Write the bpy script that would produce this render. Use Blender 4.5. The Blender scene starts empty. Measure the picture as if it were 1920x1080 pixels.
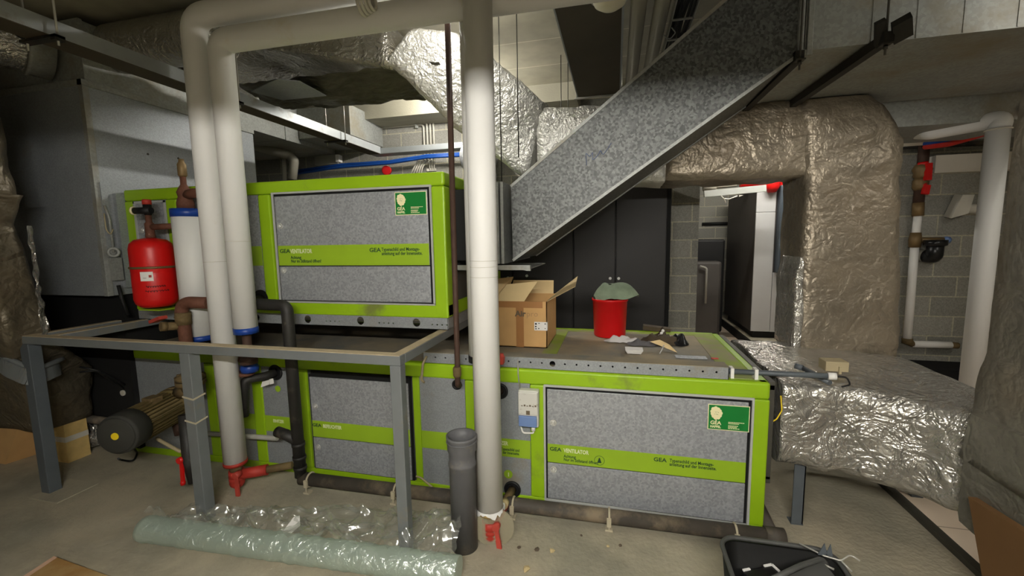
import bpy, bmesh, math, random
from mathutils import Vector, Matrix, noise
random.seed(7)
PI = math.pi
col = bpy.context.scene.collection
sc = bpy.context.scene
V = Vector

# ---------------------------------------------------------------- camera model
F = 792.136
YAW, PITCH, ROLL = math.radians(-13.80488924), math.radians(6.47972344), math.radians(-0.99478154)
CAM = V((0, 0, 1.6))
fwd = V((math.sin(YAW)*math.cos(PITCH), math.cos(YAW)*math.cos(PITCH), -math.sin(PITCH)))
rt = V((math.cos(YAW), -math.sin(YAW), 0))
up = rt.cross(fwd)
R2 = rt*math.cos(ROLL) + up*math.sin(ROLL)
U2 = -rt*math.sin(ROLL) + up*math.cos(ROLL)
def ray(u, v): return R2*((u-960)/F) - U2*((v-540)/F) + fwd
def onY(u, v, Y): d = ray(u, v); return CAM + d*(Y/d.y)
def onX(u, v, X): d = ray(u, v); return CAM + d*(X/d.x)
def onZ(u, v, z): d = ray(u, v); return CAM + d*((z-1.6)/d.z)

cam = bpy.data.cameras.new('camera'); cam_o = bpy.data.objects.new('camera', cam); col.objects.link(cam_o)
cam.sensor_width = 36; cam.sensor_fit = 'HORIZONTAL'; cam.lens = F*36/1920; cam.clip_start = .05
cam_o.matrix_world = Matrix(((R2.x, U2.x, -fwd.x, CAM.x), (R2.y, U2.y, -fwd.y, CAM.y), (R2.z, U2.z, -fwd.z, CAM.z), (0, 0, 0, 1)))
sc.camera = cam_o
sc.view_settings.view_transform = 'Standard'; sc.view_settings.look = 'None'; sc.view_settings.gamma = 1
sc.view_settings.use_curve_mapping = False
sc.view_settings.exposure = 0.42

# ---------------------------------------------------------------- materials
def lin(c): return tuple(((x/255)/12.92 if x/255 <= .04045 else ((x/255+.055)/1.055)**2.4) for x in c)+(1,)
MATS = {}
def mat(name, rgb, rough=.6, metal=0.0, var=.12, scale=6.0, bump=0.0, bscale=60.0, dust=None, dusts=3.0, dustw=.5, spec=.4, detail=4, spangle=0.0, sscale=70, stretch=None, voro=0.0, vscale=14, crease=0.0, cscale=8, cdist=1.6):
    """principled material: mottled base colour, optional dust patches, spangle cells and bump"""
    m = bpy.data.materials.new(name); m.use_nodes = True
    nt = m.node_tree; N = nt.nodes; L = nt.links
    b = N['Principled BSDF']; b.inputs['Roughness'].default_value = rough; b.inputs['Metallic'].default_value = metal
    b.inputs['Specular IOR Level'].default_value = spec
    tc = N.new('ShaderNodeTexCoord'); src = tc.outputs['Object']
    if stretch:
        mp = N.new('ShaderNodeMapping'); mp.inputs['Scale'].default_value = stretch; L.new(src, mp.inputs['Vector']); src = mp.outputs['Vector']
    n1 = N.new('ShaderNodeTexNoise'); n1.inputs['Scale'].default_value = scale; n1.inputs['Detail'].default_value = detail; L.new(src, n1.inputs['Vector'])
    base = lin(rgb)
    mx = N.new('ShaderNodeMix'); mx.data_type = 'RGBA'
    lo = tuple(c*(1-var*2) for c in base[:3])+(1,); hi = tuple(min(1, c*(1+var*1.6)) for c in base[:3])+(1,)
    mx.inputs[6].default_value = lo; mx.inputs[7].default_value = hi
    L.new(n1.outputs['Fac'], mx.inputs[0]); out = mx.outputs[2]
    if spangle:
        vo = N.new('ShaderNodeTexVoronoi'); vo.inputs['Scale'].default_value = sscale; L.new(src, vo.inputs['Vector'])
        bw = N.new('ShaderNodeRGBToBW'); L.new(vo.outputs['Color'], bw.inputs[0])
        mr = N.new('ShaderNodeMapRange'); mr.inputs[1].default_value = .2; mr.inputs[2].default_value = .8; mr.inputs[3].default_value = 1-spangle; mr.inputs[4].default_value = 1+spangle
        L.new(bw.outputs[0], mr.inputs[0])
        hs = N.new('ShaderNodeHueSaturation'); L.new(mr.outputs[0], hs.inputs['Value']); L.new(out, hs.inputs['Color']); out = hs.outputs['Color']
    if dust:
        n2 = N.new('ShaderNodeTexNoise'); n2.inputs['Scale'].default_value = dusts; n2.inputs['Detail'].default_value = 6; n2.inputs['Roughness'].default_value = .65; L.new(tc.outputs['Object'], n2.inputs['Vector'])
        mr2 = N.new('ShaderNodeMapRange'); mr2.inputs[1].default_value = .62-dustw*.35; mr2.inputs[2].default_value = .72-dustw*.1
        L.new(n2.outputs['Fac'], mr2.inputs[0])
        m2 = N.new('ShaderNodeMix'); m2.data_type = 'RGBA'; m2.inputs[7].default_value = lin(dust)
        L.new(out, m2.inputs[6]); L.new(mr2.outputs[0], m2.inputs[0]); out = m2.outputs[2]
        if metal > 0:
            mm = N.new('ShaderNodeMapRange'); mm.inputs[3].default_value = metal; mm.inputs[4].default_value = metal*.25; L.new(mr2.outputs[0], mm.inputs[0]); L.new(mm.outputs[0], b.inputs['Metallic'])
    L.new(out, b.inputs['Base Color'])
    if crease:
        hs_ = []
        for sc_, dt_ in ((cscale, cdist), (cscale*2.6, cdist*.5)):
            nc = N.new('ShaderNodeTexNoise'); nc.inputs['Scale'].default_value = sc_; nc.inputs['Detail'].default_value = 3; nc.inputs['Distortion'].default_value = dt_; L.new(src, nc.inputs['Vector'])
            a1_ = N.new('ShaderNodeMath'); a1_.operation = 'SUBTRACT'; a1_.inputs[1].default_value = .5; L.new(nc.outputs['Fac'], a1_.inputs[0])
            a2_ = N.new('ShaderNodeMath'); a2_.operation = 'ABSOLUTE'; L.new(a1_.outputs[0], a2_.inputs[0]); hs_.append(a2_)
        ad_ = N.new('ShaderNodeMath'); ad_.operation = 'MULTIPLY_ADD'; ad_.inputs[1].default_value = .45; L.new(hs_[1].outputs[0], ad_.inputs[0]); L.new(hs_[0].outputs[0], ad_.inputs[2])
        bp = N.new('ShaderNodeBump'); bp.inputs['Strength'].default_value = crease; bp.inputs['Distance'].default_value = .06; L.new(ad_.outputs[0], bp.inputs['Height']); L.new(bp.outputs['Normal'], b.inputs['Normal'])
    elif bump or voro:
        h = None
        if bump:
            n3 = N.new('ShaderNodeTexNoise'); n3.inputs['Scale'].default_value = bscale; n3.inputs['Detail'].default_value = 5; L.new(src, n3.inputs['Vector']); h = n3.outputs['Fac']
        bp = N.new('ShaderNodeBump'); bp.inputs['Strength'].default_value = max(bump, voro); bp.inputs['Distance'].default_value = .02
        if voro:
            nd = N.new('ShaderNodeTexNoise'); nd.inputs['Scale'].default_value = 5; L.new(src, nd.inputs['Vector'])
            ad = N.new('ShaderNodeMixRGB'); ad.blend_type = 'ADD'; ad.inputs[0].default_value = .25; L.new(src, ad.inputs[1]); L.new(nd.outputs['Color'], ad.inputs[2])
            v2 = N.new('ShaderNodeTexVoronoi'); v2.feature = 'F1'; v2.inputs['Scale'].default_value = vscale; L.new(ad.outputs[0], v2.inputs['Vector'])
            if h:
                am = N.new('ShaderNodeMath'); am.operation = 'ADD'; L.new(h, am.inputs[0]); L.new(v2.outputs['Distance'], am.inputs[1]); h = am.outputs[0]
            else: h = v2.outputs['Distance']
        L.new(h, bp.inputs['Height']); L.new(bp.outputs['Normal'], b.inputs['Normal'])
    MATS[name] = m
    return m

def blockmat(name, c1, c2, mortar, axis='XZ'):
    m = bpy.data.materials.new(name); m.use_nodes = True
    nt = m.node_tree; N = nt.nodes; L = nt.links; b = N['Principled BSDF']; b.inputs['Roughness'].default_value = .9; b.inputs['Specular IOR Level'].default_value = .15
    tc = N.new('ShaderNodeNewGeometry'); sp = N.new('ShaderNodeSeparateXYZ'); cb = N.new('ShaderNodeCombineXYZ')
    L.new(tc.outputs['Position'], sp.inputs[0]); L.new(sp.outputs['X' if axis == 'XZ' else 'Y'], cb.inputs[0]); L.new(sp.outputs['Z'], cb.inputs[1])
    br = N.new('ShaderNodeTexBrick'); br.inputs['Scale'].default_value = 1.0
    br.inputs['Brick Width'].default_value = .40; br.inputs['Row Height'].default_value = .196; br.inputs['Mortar Size'].default_value = .0075; br.inputs['Mortar Smooth'].default_value = .3
    br.inputs['Color1'].default_value = lin(c1); br.inputs['Color2'].default_value = lin(c2); br.inputs['Mortar'].default_value = lin(mortar)
    L.new(cb.outputs[0], br.inputs['Vector'])
    n = N.new('ShaderNodeTexNoise'); n.inputs['Scale'].default_value = 90; n.inputs['Detail'].default_value = 3; L.new(tc.outputs['Position'], n.inputs['Vector'])
    mr = N.new('ShaderNodeMapRange'); mr.inputs[1].default_value = .3; mr.inputs[2].default_value = .7; mr.inputs[3].default_value = .8; mr.inputs[4].default_value = 1.15; L.new(n.outputs['Fac'], mr.inputs[0])
    hs = N.new('ShaderNodeHueSaturation'); L.new(br.outputs['Color'], hs.inputs['Color']); L.new(mr.outputs[0], hs.inputs['Value']); L.new(hs.outputs[0], b.inputs['Base Color'])
    bp = N.new('ShaderNodeBump'); bp.inputs['Strength'].default_value = .5; bp.inputs['Distance'].default_value = .006
    mt = N.new('ShaderNodeMath'); mt.operation = 'SUBTRACT'; L.new(n.outputs['Fac'], mt.inputs[0]); L.new(br.outputs['Fac'], mt.inputs[1]); L.new(mt.outputs[0], bp.inputs['Height']); L.new(bp.outputs[0], b.inputs['Normal'])
    MATS[name] = m
    return m

blockmat('grey_blocks', (132, 131, 124), (150, 148, 140), (178, 172, 152))
blockmat('grey_blocks_side', (132, 131, 124), (150, 148, 140), (178, 172, 152), 'YZ')
mat('concrete_floor', (150, 145, 128), .85, var=.22, scale=2.2, bump=.25, bscale=40, dust=(178, 168, 146), dusts=1.7, dustw=.7, detail=8)
mat('ceiling_concrete', (160, 156, 140), .9, var=.12, scale=2.5, bump=.15, stretch=(1, 5, 1))
mat('green', (144, 182, 22), .42, var=.07, scale=3, dust=(116, 126, 60), dusts=2.2, dustw=.12)
mat('green_dusty', (140, 160, 60), .8, var=.1, scale=5, dust=(148, 138, 112), dusts=4, dustw=.7)
mat('band_green', (146, 180, 36), .5, var=.07, scale=6)
mat('galv', (162, 165, 169), .48, .35, var=.06, scale=8, spangle=.16, sscale=90)
mat('galv_soft', (148, 152, 155), .5, .3, var=.07, scale=9, spangle=.1, sscale=160, dust=(140, 134, 120), dusts=2, dustw=.1)
mat('galv_spangle', (92, 94, 93), .5, .3, var=.12, scale=22, spangle=.42, sscale=85, detail=6)
mat('galv_dusty', (150, 152, 148), .55, .3, var=.1, scale=5, spangle=.1, sscale=70, dust=(134, 126, 108), dusts=2, dustw=.35)
mat('top_dust', (122, 120, 112), .85, .0, var=.12, scale=4, dust=(158, 144, 118), dusts=2.6, dustw=.75)
mat('dark_panel', (74, 76, 78), .55, .2, var=.1)
mat('trim_grey', (178, 180, 176), .5, .1, var=.05)
mat('black', (18, 18, 19), .6, var=.1)
mat('black_gloss', (24, 24, 25), .28, var=.1)
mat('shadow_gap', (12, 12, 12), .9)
mat('frame_paint', (112, 116, 117), .5, .1, var=.1, scale=9, dust=(120, 116, 104), dusts=5, dustw=.15)
mat('frame_dust', (176, 160, 132), .9, var=.12, scale=12)
mat('frame_dark', (86, 92, 97), .5, .1, var=.12, scale=7)
mat('white_pipe', (222, 221, 218), .55, var=.035, scale=3, dust=(205, 196, 172), dusts=1.4, dustw=.08, bump=.04, bscale=14)
mat('dirty_white', (200, 196, 184), .6, var=.08, scale=5)
mat('old_pipe', (150, 146, 134), .6, var=.06, scale=3)
mat('blue_band', (24, 60, 140), .35, var=.1)
mat('red_paint', (206, 22, 20), .38, var=.05, scale=3)
mat('red_valve', (168, 50, 38), .6, var=.18, scale=30)
mat('red_lever', (178, 66, 54), .55, var=.15, scale=20)
mat('red_bucket', (200, 14, 18), .4, var=.04)
mat('rust', (104, 66, 50), .75, .1, var=.25, scale=25, bump=.2, bscale=90)
mat('rust_dark', (72, 52, 42), .7, .2, var=.2, scale=20)
mat('brass', (124, 102, 68), .5, .35, var=.15, scale=20)
mat('iron_dusty', (110, 92, 60), .8, .1, var=.25, scale=18, bump=.2)
mat('motor', (112, 96, 58), .75, .15, var=.25, scale=14, bump=.1)
mat('motor_cap', (54, 54, 50), .7, .1, var=.15)
mat('yellow', (230, 200, 30), .5)
mat('black_pipe', (40, 38, 36), .55, var=.3, scale=12, dust=(96, 86, 72), dusts=6, dustw=.15)
mat('floor_pipe', (70, 64, 57), .7, var=.25, scale=9, dust=(128, 114, 94), dusts=4, dustw=.35)
mat('clip_beige', (180, 170, 146), .6)
mat('chrome', (214, 214, 210), .25, .45, var=.04)
mat('foil', (192, 189, 182), .27, .75, var=.1, scale=5, crease=.75, cscale=6)
mat('foil_bright', (232, 231, 226), .34, .5, var=.06, scale=6, crease=.8, cscale=11, cdist=.5)
mat('foil_dusty', (138, 128, 112), .38, .55, var=.2, scale=5, crease=.5, cscale=6.5, cdist=.6, dust=(122, 110, 92), dusts=2.6, dustw=.45)
mat('foil_dark', (136, 132, 122), .36, .6, var=.22, scale=4, crease=.55, cscale=5, cdist=.6, dust=(112, 104, 90), dusts=3, dustw=.45)
mat('foil_brown', (108, 100, 84), .4, .55, var=.3, scale=5, crease=.6, cscale=5, cdist=.6, dust=(88, 78, 60), dusts=2.5, dustw=.5)
mat('insulation', (92, 90, 78), .5, .45, var=.4, scale=9, bump=.6, bscale=20, stretch=(1, 4, 1))
mat('cabinet', (28, 25, 24), .55, var=.08, scale=2)
mat('cabinet_edge', (52, 52, 52), .5)
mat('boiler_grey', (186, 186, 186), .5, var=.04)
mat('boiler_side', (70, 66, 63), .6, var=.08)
mat('boiler_blue', (66, 74, 82), .45, var=.06)
mat('cardboard', (206, 164, 108), .85, var=.07, scale=9)
mat('cardboard_light', (226, 200, 150), .85, var=.06, scale=9)
mat('tape_brown', (166, 116, 66), .5, var=.08)
mat('print_grey', (104, 92, 74), .8)
mat('print_faint', (178, 142, 98), .8)
mat('print_pink', (196, 130, 110), .8)
mat('paper', (232, 230, 226), .7, var=.03)
mat('label_green', (20, 118, 48), .4, var=.04)
mat('cream', (236, 226, 180), .5, var=.02)
mat('print_dark', (22, 62, 42), .5)
mat('print_white', (226, 230, 190), .5)
mat('print_black', (30, 26, 24), .6)
mat('plastic_grey', (92, 92, 94), .5, var=.14, scale=6, dust=(120, 114, 104), dusts=5, dustw=.2)
mat('switch_white', (206, 204, 196), .45, var=.05, dust=(150, 140, 120), dusts=18, dustw=.1)
mat('switch_blue', (112, 138, 186), .35)
mat('cable_grey', (150, 148, 140), .6)
mat('cable_beige', (170, 156, 124), .6)
mat('blue_cable', (22, 74, 156), .5)
mat('red_cable', (206, 46, 36), .45)
mat('cloth', (126, 140, 118), .9, var=.22, scale=12, bump=.4, bscale=30)
mat('rag_white', (206, 202, 200), .85, var=.08, scale=14)
mat('rag_grey', (92, 90, 92), .85, var=.15, scale=14)
mat('litter_brown', (74, 62, 46), .8, var=.3, scale=16)
mat('wood', (176, 136, 80), .75, var=.14, scale=6, stretch=(1, 1, 8))
mat('chipboard', (158, 120, 70), .8, var=.12, scale=14, dust=(176, 148, 100), dusts=4, dustw=.3)
mat('chip_edge', (214, 176, 150), .85, var=.12, scale=30)
mat('brown_board', (112, 80, 46), .7, var=.1, scale=3)
mat('stone', (206, 200, 184), .7, var=.05)
mat('kerb_steel', (74, 72, 64), .6, .3, var=.12)
mat('dark_strut', (42, 40, 36), .6, .3)
mat('rod', (70, 68, 62), .5, .5)
mat('rod_light', (176, 174, 166), .4, .5)
mat('tray_dark', (72, 64, 50), .7, .1, var=.1)
mat('tray_metal', (152, 156, 158), .45, .35, var=.1, scale=8, dust=(120, 116, 104), dusts=4, dustw=.15)
mat('lamp_glass', (220, 214, 190), .35, var=.04)
mat('debris', (96, 84, 70), .9, var=.2)
mat('debris_light', (196, 176, 132), .9, var=.1)
mat('insulation_yellow', (206, 176, 112), .9, var=.12, scale=20)
mat('bell_red', (212, 34, 34), .4)
mat('plaster', (214, 208, 196), .85, var=.04)
mat('bin_black', (15, 15, 15), .42, var=.1, spec=.25)
mat('bin_edge', (70, 70, 68), .5)
mat('marker_blue', (84, 98, 134), .7)

def simple_nodes(name):
    m = bpy.data.materials.new(name); m.use_nodes = True; MATS[name] = m
    return m, m.node_tree.nodes, m.node_tree.links
# tiled floor
m, N, L = simple_nodes('floor_tiles')
b = N['Principled BSDF']; b.inputs['Roughness'].default_value = .45
g = N.new('ShaderNodeNewGeometry'); br = N.new('ShaderNodeTexBrick'); br.offset = 0; br.inputs['Scale'].default_value = 1
br.inputs['Brick Width'].default_value = .33; br.inputs['Row Height'].default_value = .33; br.inputs['Mortar Size'].default_value = .004
br.inputs['Color1'].default_value = lin((214, 196, 176)); br.inputs['Color2'].default_value = lin((208, 190, 170)); br.inputs['Mortar'].default_value = lin((150, 134, 116))
L.new(g.outputs['Position'], br.inputs['Vector']); L.new(br.outputs['Color'], b.inputs['Base Color'])
# ceiling planks: joints every 0.5 m
m, N, L = simple_nodes('ceiling_planks')
b = N['Principled BSDF']; b.inputs['Roughness'].default_value = .9
g = N.new('ShaderNodeNewGeometry'); br = N.new('ShaderNodeTexBrick'); br.offset = 0; br.inputs['Scale'].default_value = 1
br.inputs['Brick Width'].default_value = 30; br.inputs['Row Height'].default_value = .51; br.inputs['Mortar Size'].default_value = .006
br.inputs['Color1'].default_value = lin((172, 166, 146)); br.inputs['Color2'].default_value = lin((160, 156, 138)); br.inputs['Mortar'].default_value = lin((206, 200, 176))
L.new(g.outputs['Position'], br.inputs['Vector'])
n = N.new('ShaderNodeTexNoise'); n.inputs['Scale'].default_value = 5; n.inputs['Detail'].default_value = 6; L.new(g.outputs['Position'], n.inputs['Vector'])
mr = N.new('ShaderNodeMapRange'); mr.inputs[1].default_value = .3; mr.inputs[2].default_value = .7; mr.inputs[3].default_value = .84; mr.inputs[4].default_value = 1.1; L.new(n.outputs['Fac'], mr.inputs[0])
hs = N.new('ShaderNodeHueSaturation'); L.new(br.outputs['Color'], hs.inputs['Color']); L.new(mr.outputs[0], hs.inputs['Value']); L.new(hs.outputs[0], b.inputs['Base Color'])
# clear film
def film(name, tint, dif, gl, rough, bump, scale=7):
    """thin clear plastic: mostly see-through, a little haze, sharp gloss on the folds"""
    m, N, L = simple_nodes(name)
    N.remove(N['Principled BSDF']); out = N['Material Output']
    d = N.new('ShaderNodeBsdfDiffuse'); d.inputs[0].default_value = lin(tint); g = N.new('ShaderNodeBsdfGlossy'); g.inputs['Roughness'].default_value = rough; g.inputs[0].default_value = (.95, .97, .95, 1)
    tr = N.new('ShaderNodeBsdfTransparent'); tr.inputs[0].default_value = (.97, .98, .97, 1)
    tc = N.new('ShaderNodeTexCoord'); n = N.new('ShaderNodeTexNoise'); n.inputs['Scale'].default_value = scale; n.inputs['Detail'].default_value = 3; n.inputs['Distortion'].default_value = .8; L.new(tc.outputs['Object'], n.inputs['Vector'])
    bp = N.new('ShaderNodeBump'); bp.inputs['Strength'].default_value = bump; bp.inputs['Distance'].default_value = .03; L.new(n.outputs['Fac'], bp.inputs['Height']); L.new(bp.outputs[0], g.inputs['Normal'])
    m1 = N.new('ShaderNodeMixShader'); m1.inputs[0].default_value = dif; L.new(tr.outputs[0], m1.inputs[1]); L.new(d.outputs[0], m1.inputs[2])
    m2 = N.new('ShaderNodeMixShader'); m2.inputs[0].default_value = gl; L.new(m1.outputs[0], m2.inputs[1]); L.new(g.outputs[0], m2.inputs[2]); L.new(m2.outputs[0], out.inputs['Surface'])
film('clear_film', (226, 226, 220), .10, .20, .16, .35)
film('film_roll', (200, 222, 208), .38, .30, .30, .8, 22)
film('clear_disc', (200, 190, 160), .30, .12, .2, .1)
for nm, st in (('lamp_on', 500), ('lamp_mid', 125), ('lamp_back', 480), ('lamp_right', 210), ('lamp_side', 130)):
    m, N, L = simple_nodes(nm)
    b = N['Principled BSDF']; b.inputs['Base Color'].default_value = (.9, .9, .9, 1); b.inputs['Emission Color'].default_value = (1, .96, .88, 1); b.inputs['Emission Strength'].default_value = st

# ---------------------------------------------------------------- mesh building
class MB:
    def __init__(s): s.bm = bmesh.new()
    def quad(s, pts):
        return s.bm.faces.new([s.bm.verts.new(p) for p in pts])
    def box(s, a, b, rot=None, bevel=0, seg=2):
        a, b = V(a), V(b); lo = V((min(a.x, b.x), min(a.y, b.y), min(a.z, b.z))); hi = V((max(a.x, b.x), max(a.y, b.y), max(a.z, b.z)))
        M = Matrix.Translation((lo+hi)/2)
        if rot is not None: M = M @ rot.to_4x4()
        t = bmesh.new(); bmesh.ops.create_cube(t, size=1, matrix=M @ Matrix.Diagonal((*(hi-lo), 1)))
        if bevel: bmesh.ops.bevel(t, geom=t.edges[:], offset=bevel, segments=seg, profile=.5, affect='EDGES')
        s.merge(t); return s
    def merge(s, t):
        me = bpy.data.meshes.new('tmp'); t.to_mesh(me); t.free(); s.bm.from_mesh(me); bpy.data.meshes.remove(me)
    def hexa(s, p):  # 8 points: bottom 4 (ccw), top 4
        v = [s.bm.verts.new(q) for q in p]
        for f in ((3, 2, 1, 0), (4, 5, 6, 7), (0, 1, 5, 4), (1, 2, 6, 5), (2, 3, 7, 6), (3, 0, 4, 7)): s.bm.faces.new([v[i] for i in f])
        return s
    def bar(s, p, q, w, h, upv=(0, 0, 1)):  # rectangular bar from p to q
        p, q = V(p), V(q); d = (q-p).normalized(); u = V(upv); side = d.cross(u)
        if side.length < 1e-4: side = d.cross(V((0, 1, 0)))
        side.normalize(); u = side.cross(d).normalized()
        r = [side*-w/2+u*-h/2, side*w/2+u*-h/2, side*w/2+u*h/2, side*-w/2+u*h/2]
        s.hexa([p+r[0], p+r[1], q+r[1], q+r[0], p+r[3], p+r[2], q+r[2], q+r[3]]); return s
    def tube(s, pts, r, seg=20, cap=True, smooth=True):
        pts = [V(p) for p in pts]; n = len(pts)
        rs = r if isinstance(r, (list, tuple)) else [r]*n
        T = []
        for i in range(n):
            a = pts[max(0, i-1)]; b = pts[min(n-1, i+1)]; d = b-a
            T.append(d.normalized() if d.length > 1e-9 else (T[-1] if T else V((0, 0, 1))))
        ref = V((0, 0, 1)) if abs(T[0].z) < .9 else V((1, 0, 0))
        nrm = (ref - T[0]*ref.dot(T[0])).normalized(); rings = []
        for i in range(n):
            if i: nrm = (nrm - T[i]*nrm.dot(T[i])).normalized()
            bn = T[i].cross(nrm)
            rings.append([s.bm.verts.new(pts[i] + (nrm*math.cos(2*PI*k/seg) + bn*math.sin(2*PI*k/seg))*rs[i]) for k in range(seg)])
        for i in range(n-1):
            for k in range(seg):
                f = s.bm.faces.new((rings[i][k], rings[i][(k+1) % seg], rings[i+1][(k+1) % seg], rings[i+1][k])); f.smooth = smooth
        if cap:
            for rg in (list(reversed(rings[0])), rings[-1]):
                try: s.bm.faces.new(rg)
                except ValueError: pass
        return s
    def cyl(s, p, q, r, seg=24, r2=None): return s.tube([p, q], [r, r if r2 is None else r2], seg)
    def lathe(s, prof, c, axis=(0, 0, 1), seg=32):  # prof [(r, h)], around axis from c
        ax = V(axis).normalized(); ref = V((1, 0, 0)) if abs(ax.x) < .9 else V((0, 1, 0)); a = ax.cross(ref).normalized(); b = ax.cross(a); c = V(c); rings = []
        for r, h in prof:
            rings.append([s.bm.verts.new(c + ax*h + (a*math.cos(2*PI*k/seg)+b*math.sin(2*PI*k/seg))*max(r, 1e-4)) for k in range(seg)])
        for i in range(len(rings)-1):
            for k in range(seg):
                f = s.bm.faces.new((rings[i][k], rings[i][(k+1) % seg], rings[i+1][(k+1) % seg], rings[i+1][k])); f.smooth = True
        for rg in (list(reversed(rings[0])), rings[-1]): s.bm.faces.new(rg)
        return s
    def torus(s, c, axis, R, r, seg=28, sub=10, a0=0, a1=2*PI):
        ax = V(axis).normalized(); ref = V((1, 0, 0)) if abs(ax.x) < .9 else V((0, 1, 0)); a = ax.cross(ref).normalized(); b = ax.cross(a); c = V(c)
        pts = [c+(a*math.cos(a0+(a1-a0)*k/seg)+b*math.sin(a0+(a1-a0)*k/seg))*R for k in range(seg+1)]
        return s.tube(pts, r, sub)
    def prism(s, poly, d):  # polygon (3d points) extruded by vector d
        d = V(d); a = [s.bm.verts.new(V(p)) for p in poly]; b = [s.bm.verts.new(V(p)+d) for p in poly]
        n = len(a)
        try: s.bm.faces.new(list(reversed(a))); s.bm.faces.new(b)
        except ValueError: pass
        for i in range(n): s.bm.faces.new((a[i], a[(i+1) % n], b[(i+1) % n], b[i]))
        return s
    def disc(s, c, axis, r, t, seg=24): c = V(c); return s.cyl(c, c+V(axis).normalized()*t, r, seg)
    def loft(s, rings, ns=8, nl=10, amp=.01, freq=5.0, rc=.12, seed=0.0, cap=True, amp2=0.0):
        """rings: 4-corner loops; skinned with rounded corners and crumpled by noise"""
        out = []
        def ringpts(rg):
            pts = []; c = sum(rg, V((0, 0, 0)))/4
            for i in range(4):
                a, b = rg[i], rg[(i+1) % 4]
                for k in range(ns):
                    t = k/ns; p = a.lerp(b, t)
                    e = min(t, 1-t); q = max(0, rc-e)/rc if rc else 0
                    pts.append(p.lerp(c, .045*q*q))
            return pts
        rp = [ringpts([V(q) for q in rg]) for rg in rings]; cents = [sum((V(q) for q in rg), V((0, 0, 0)))/4 for rg in rings]
        for i in range(len(rp)-1):
            for k in range(nl if i < len(rp)-2 else nl+1):
                t = k/nl; cc = cents[i].lerp(cents[i+1], t); row = []
                for a, b in zip(rp[i], rp[i+1]):
                    p = a.lerp(b, t); d = (p-cc).normalized(); so = V((seed, seed*1.7, -seed))
                    w = noise.noise(p*freq+so)*amp + noise.noise(p*freq*2.7+so)*amp*.5 + (1-abs(noise.noise(p*freq*1.3-so))*2)*amp2
                    row.append(s.bm.verts.new(p + d*w))
                out.append(row)
        m = len(out[0])
        for i in range(len(out)-1):
            for k in range(m):
                f = s.bm.faces.new((out[i][k], out[i][(k+1) % m], out[i+1][(k+1) % m], out[i+1][k])); f.smooth = True
        if cap:
            s.bm.faces.new(list(reversed(out[0]))); s.bm.faces.new(out[-1])
        return s
    def grid(s, fn, nu, nv, thick=0.0, smooth=True):
        g = [[s.bm.verts.new(fn(i/nu, j/nv)) for j in range(nv+1)] for i in range(nu+1)]
        fs = []
        for i in range(nu):
            for j in range(nv):
                f = s.bm.faces.new((g[i][j], g[i+1][j], g[i+1][j+1], g[i][j+1])); f.smooth = smooth; fs.append(f)
        if thick: bmesh.ops.solidify(s.bm, geom=fs, thickness=thick)
        return s

def arcpath(pts, rad, n=7):
    """polyline with its corners rounded"""
    pts = [V(p) for p in pts]; out = [pts[0]]
    for i in range(1, len(pts)-1):
        a, b, c = pts[i-1], pts[i], pts[i+1]; d1 = (a-b).normalized(); d2 = (c-b).normalized()
        ang = d1.angle(d2)
        if ang > PI-.02: out.append(b); continue
        t = min(rad/math.tan(ang/2), (a-b).length*.49, (c-b).length*.49)
        p0 = b+d1*t; p1 = b+d2*t
        for k in range(n+1):
            u = k/n; out.append(p0*(1-u)**2 + b*2*u*(1-u) + p1*u*u)
    out.append(pts[-1]); return out

def thing(name, label, cat, loc=(0, 0, 0), group=None, kind=None):
    o = bpy.data.objects.new(name, None); col.objects.link(o); o.location = loc; o.empty_display_size = .1
    o['label'] = label; o['category'] = cat
    if group: o['group'] = group
    if kind: o['kind'] = kind
    return o
def root_loc(p):
    l = V((0, 0, 0))
    while p is not None: l += V(p.location); p = p.parent
    return l
def part(name, mb, m, parent=None, label=None, bevel=0.0, keep=False):
    bm = mb.bm if isinstance(mb, MB) else mb
    bmesh.ops.remove_doubles(bm, verts=bm.verts[:], dist=1e-6)
    bmesh.ops.recalc_face_normals(bm, faces=bm.faces[:])
    if parent is not None: off = root_loc(parent)
    else:
        xs = [v.co for v in bm.verts]; lo = V((min(c.x for c in xs), min(c.y for c in xs), min(c.z for c in xs))); hi = V((max(c.x for c in xs), max(c.y for c in xs), max(c.z for c in xs)))
        off = V(((lo.x+hi.x)/2, (lo.y+hi.y)/2, lo.z))
    bmesh.ops.translate(bm, verts=bm.verts[:], vec=-off)
    me = bpy.data.meshes.new(name); bm.to_mesh(me); bm.free()
    me.materials.append(MATS[m] if isinstance(m, str) else m)
    o = bpy.data.objects.new(name, me); col.objects.link(o)
    if parent is not None: o.parent = parent
    else: o.location = off
    if label: o['label'] = label
    if bevel:
        md = o.modifiers.new('bevel', 'BEVEL'); md.width = bevel; md.segments = 2; md.limit_method = 'ANGLE'; md.angle_limit = .6
    return o
def solo(name, mb, m, label, cat, group=None, kind=None, bevel=0.0):
    o = part(name, mb, m, None, label, bevel); o['category'] = cat
    if group: o['group'] = group
    if kind: o['kind'] = kind
    return o
def struct(name, mb, m, label=None, bevel=0):
    o = part(name, mb, m, None, label, bevel); o['kind'] = 'structure'; return o
def box(a, b, **k): return MB().box(a, b, **k)
def copy_tree(o, parent=None):
    c = o.copy(); col.objects.link(c)
    if parent is not None: c.parent = parent
    for ch in list(o.children): copy_tree(ch, c)
    return c
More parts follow.
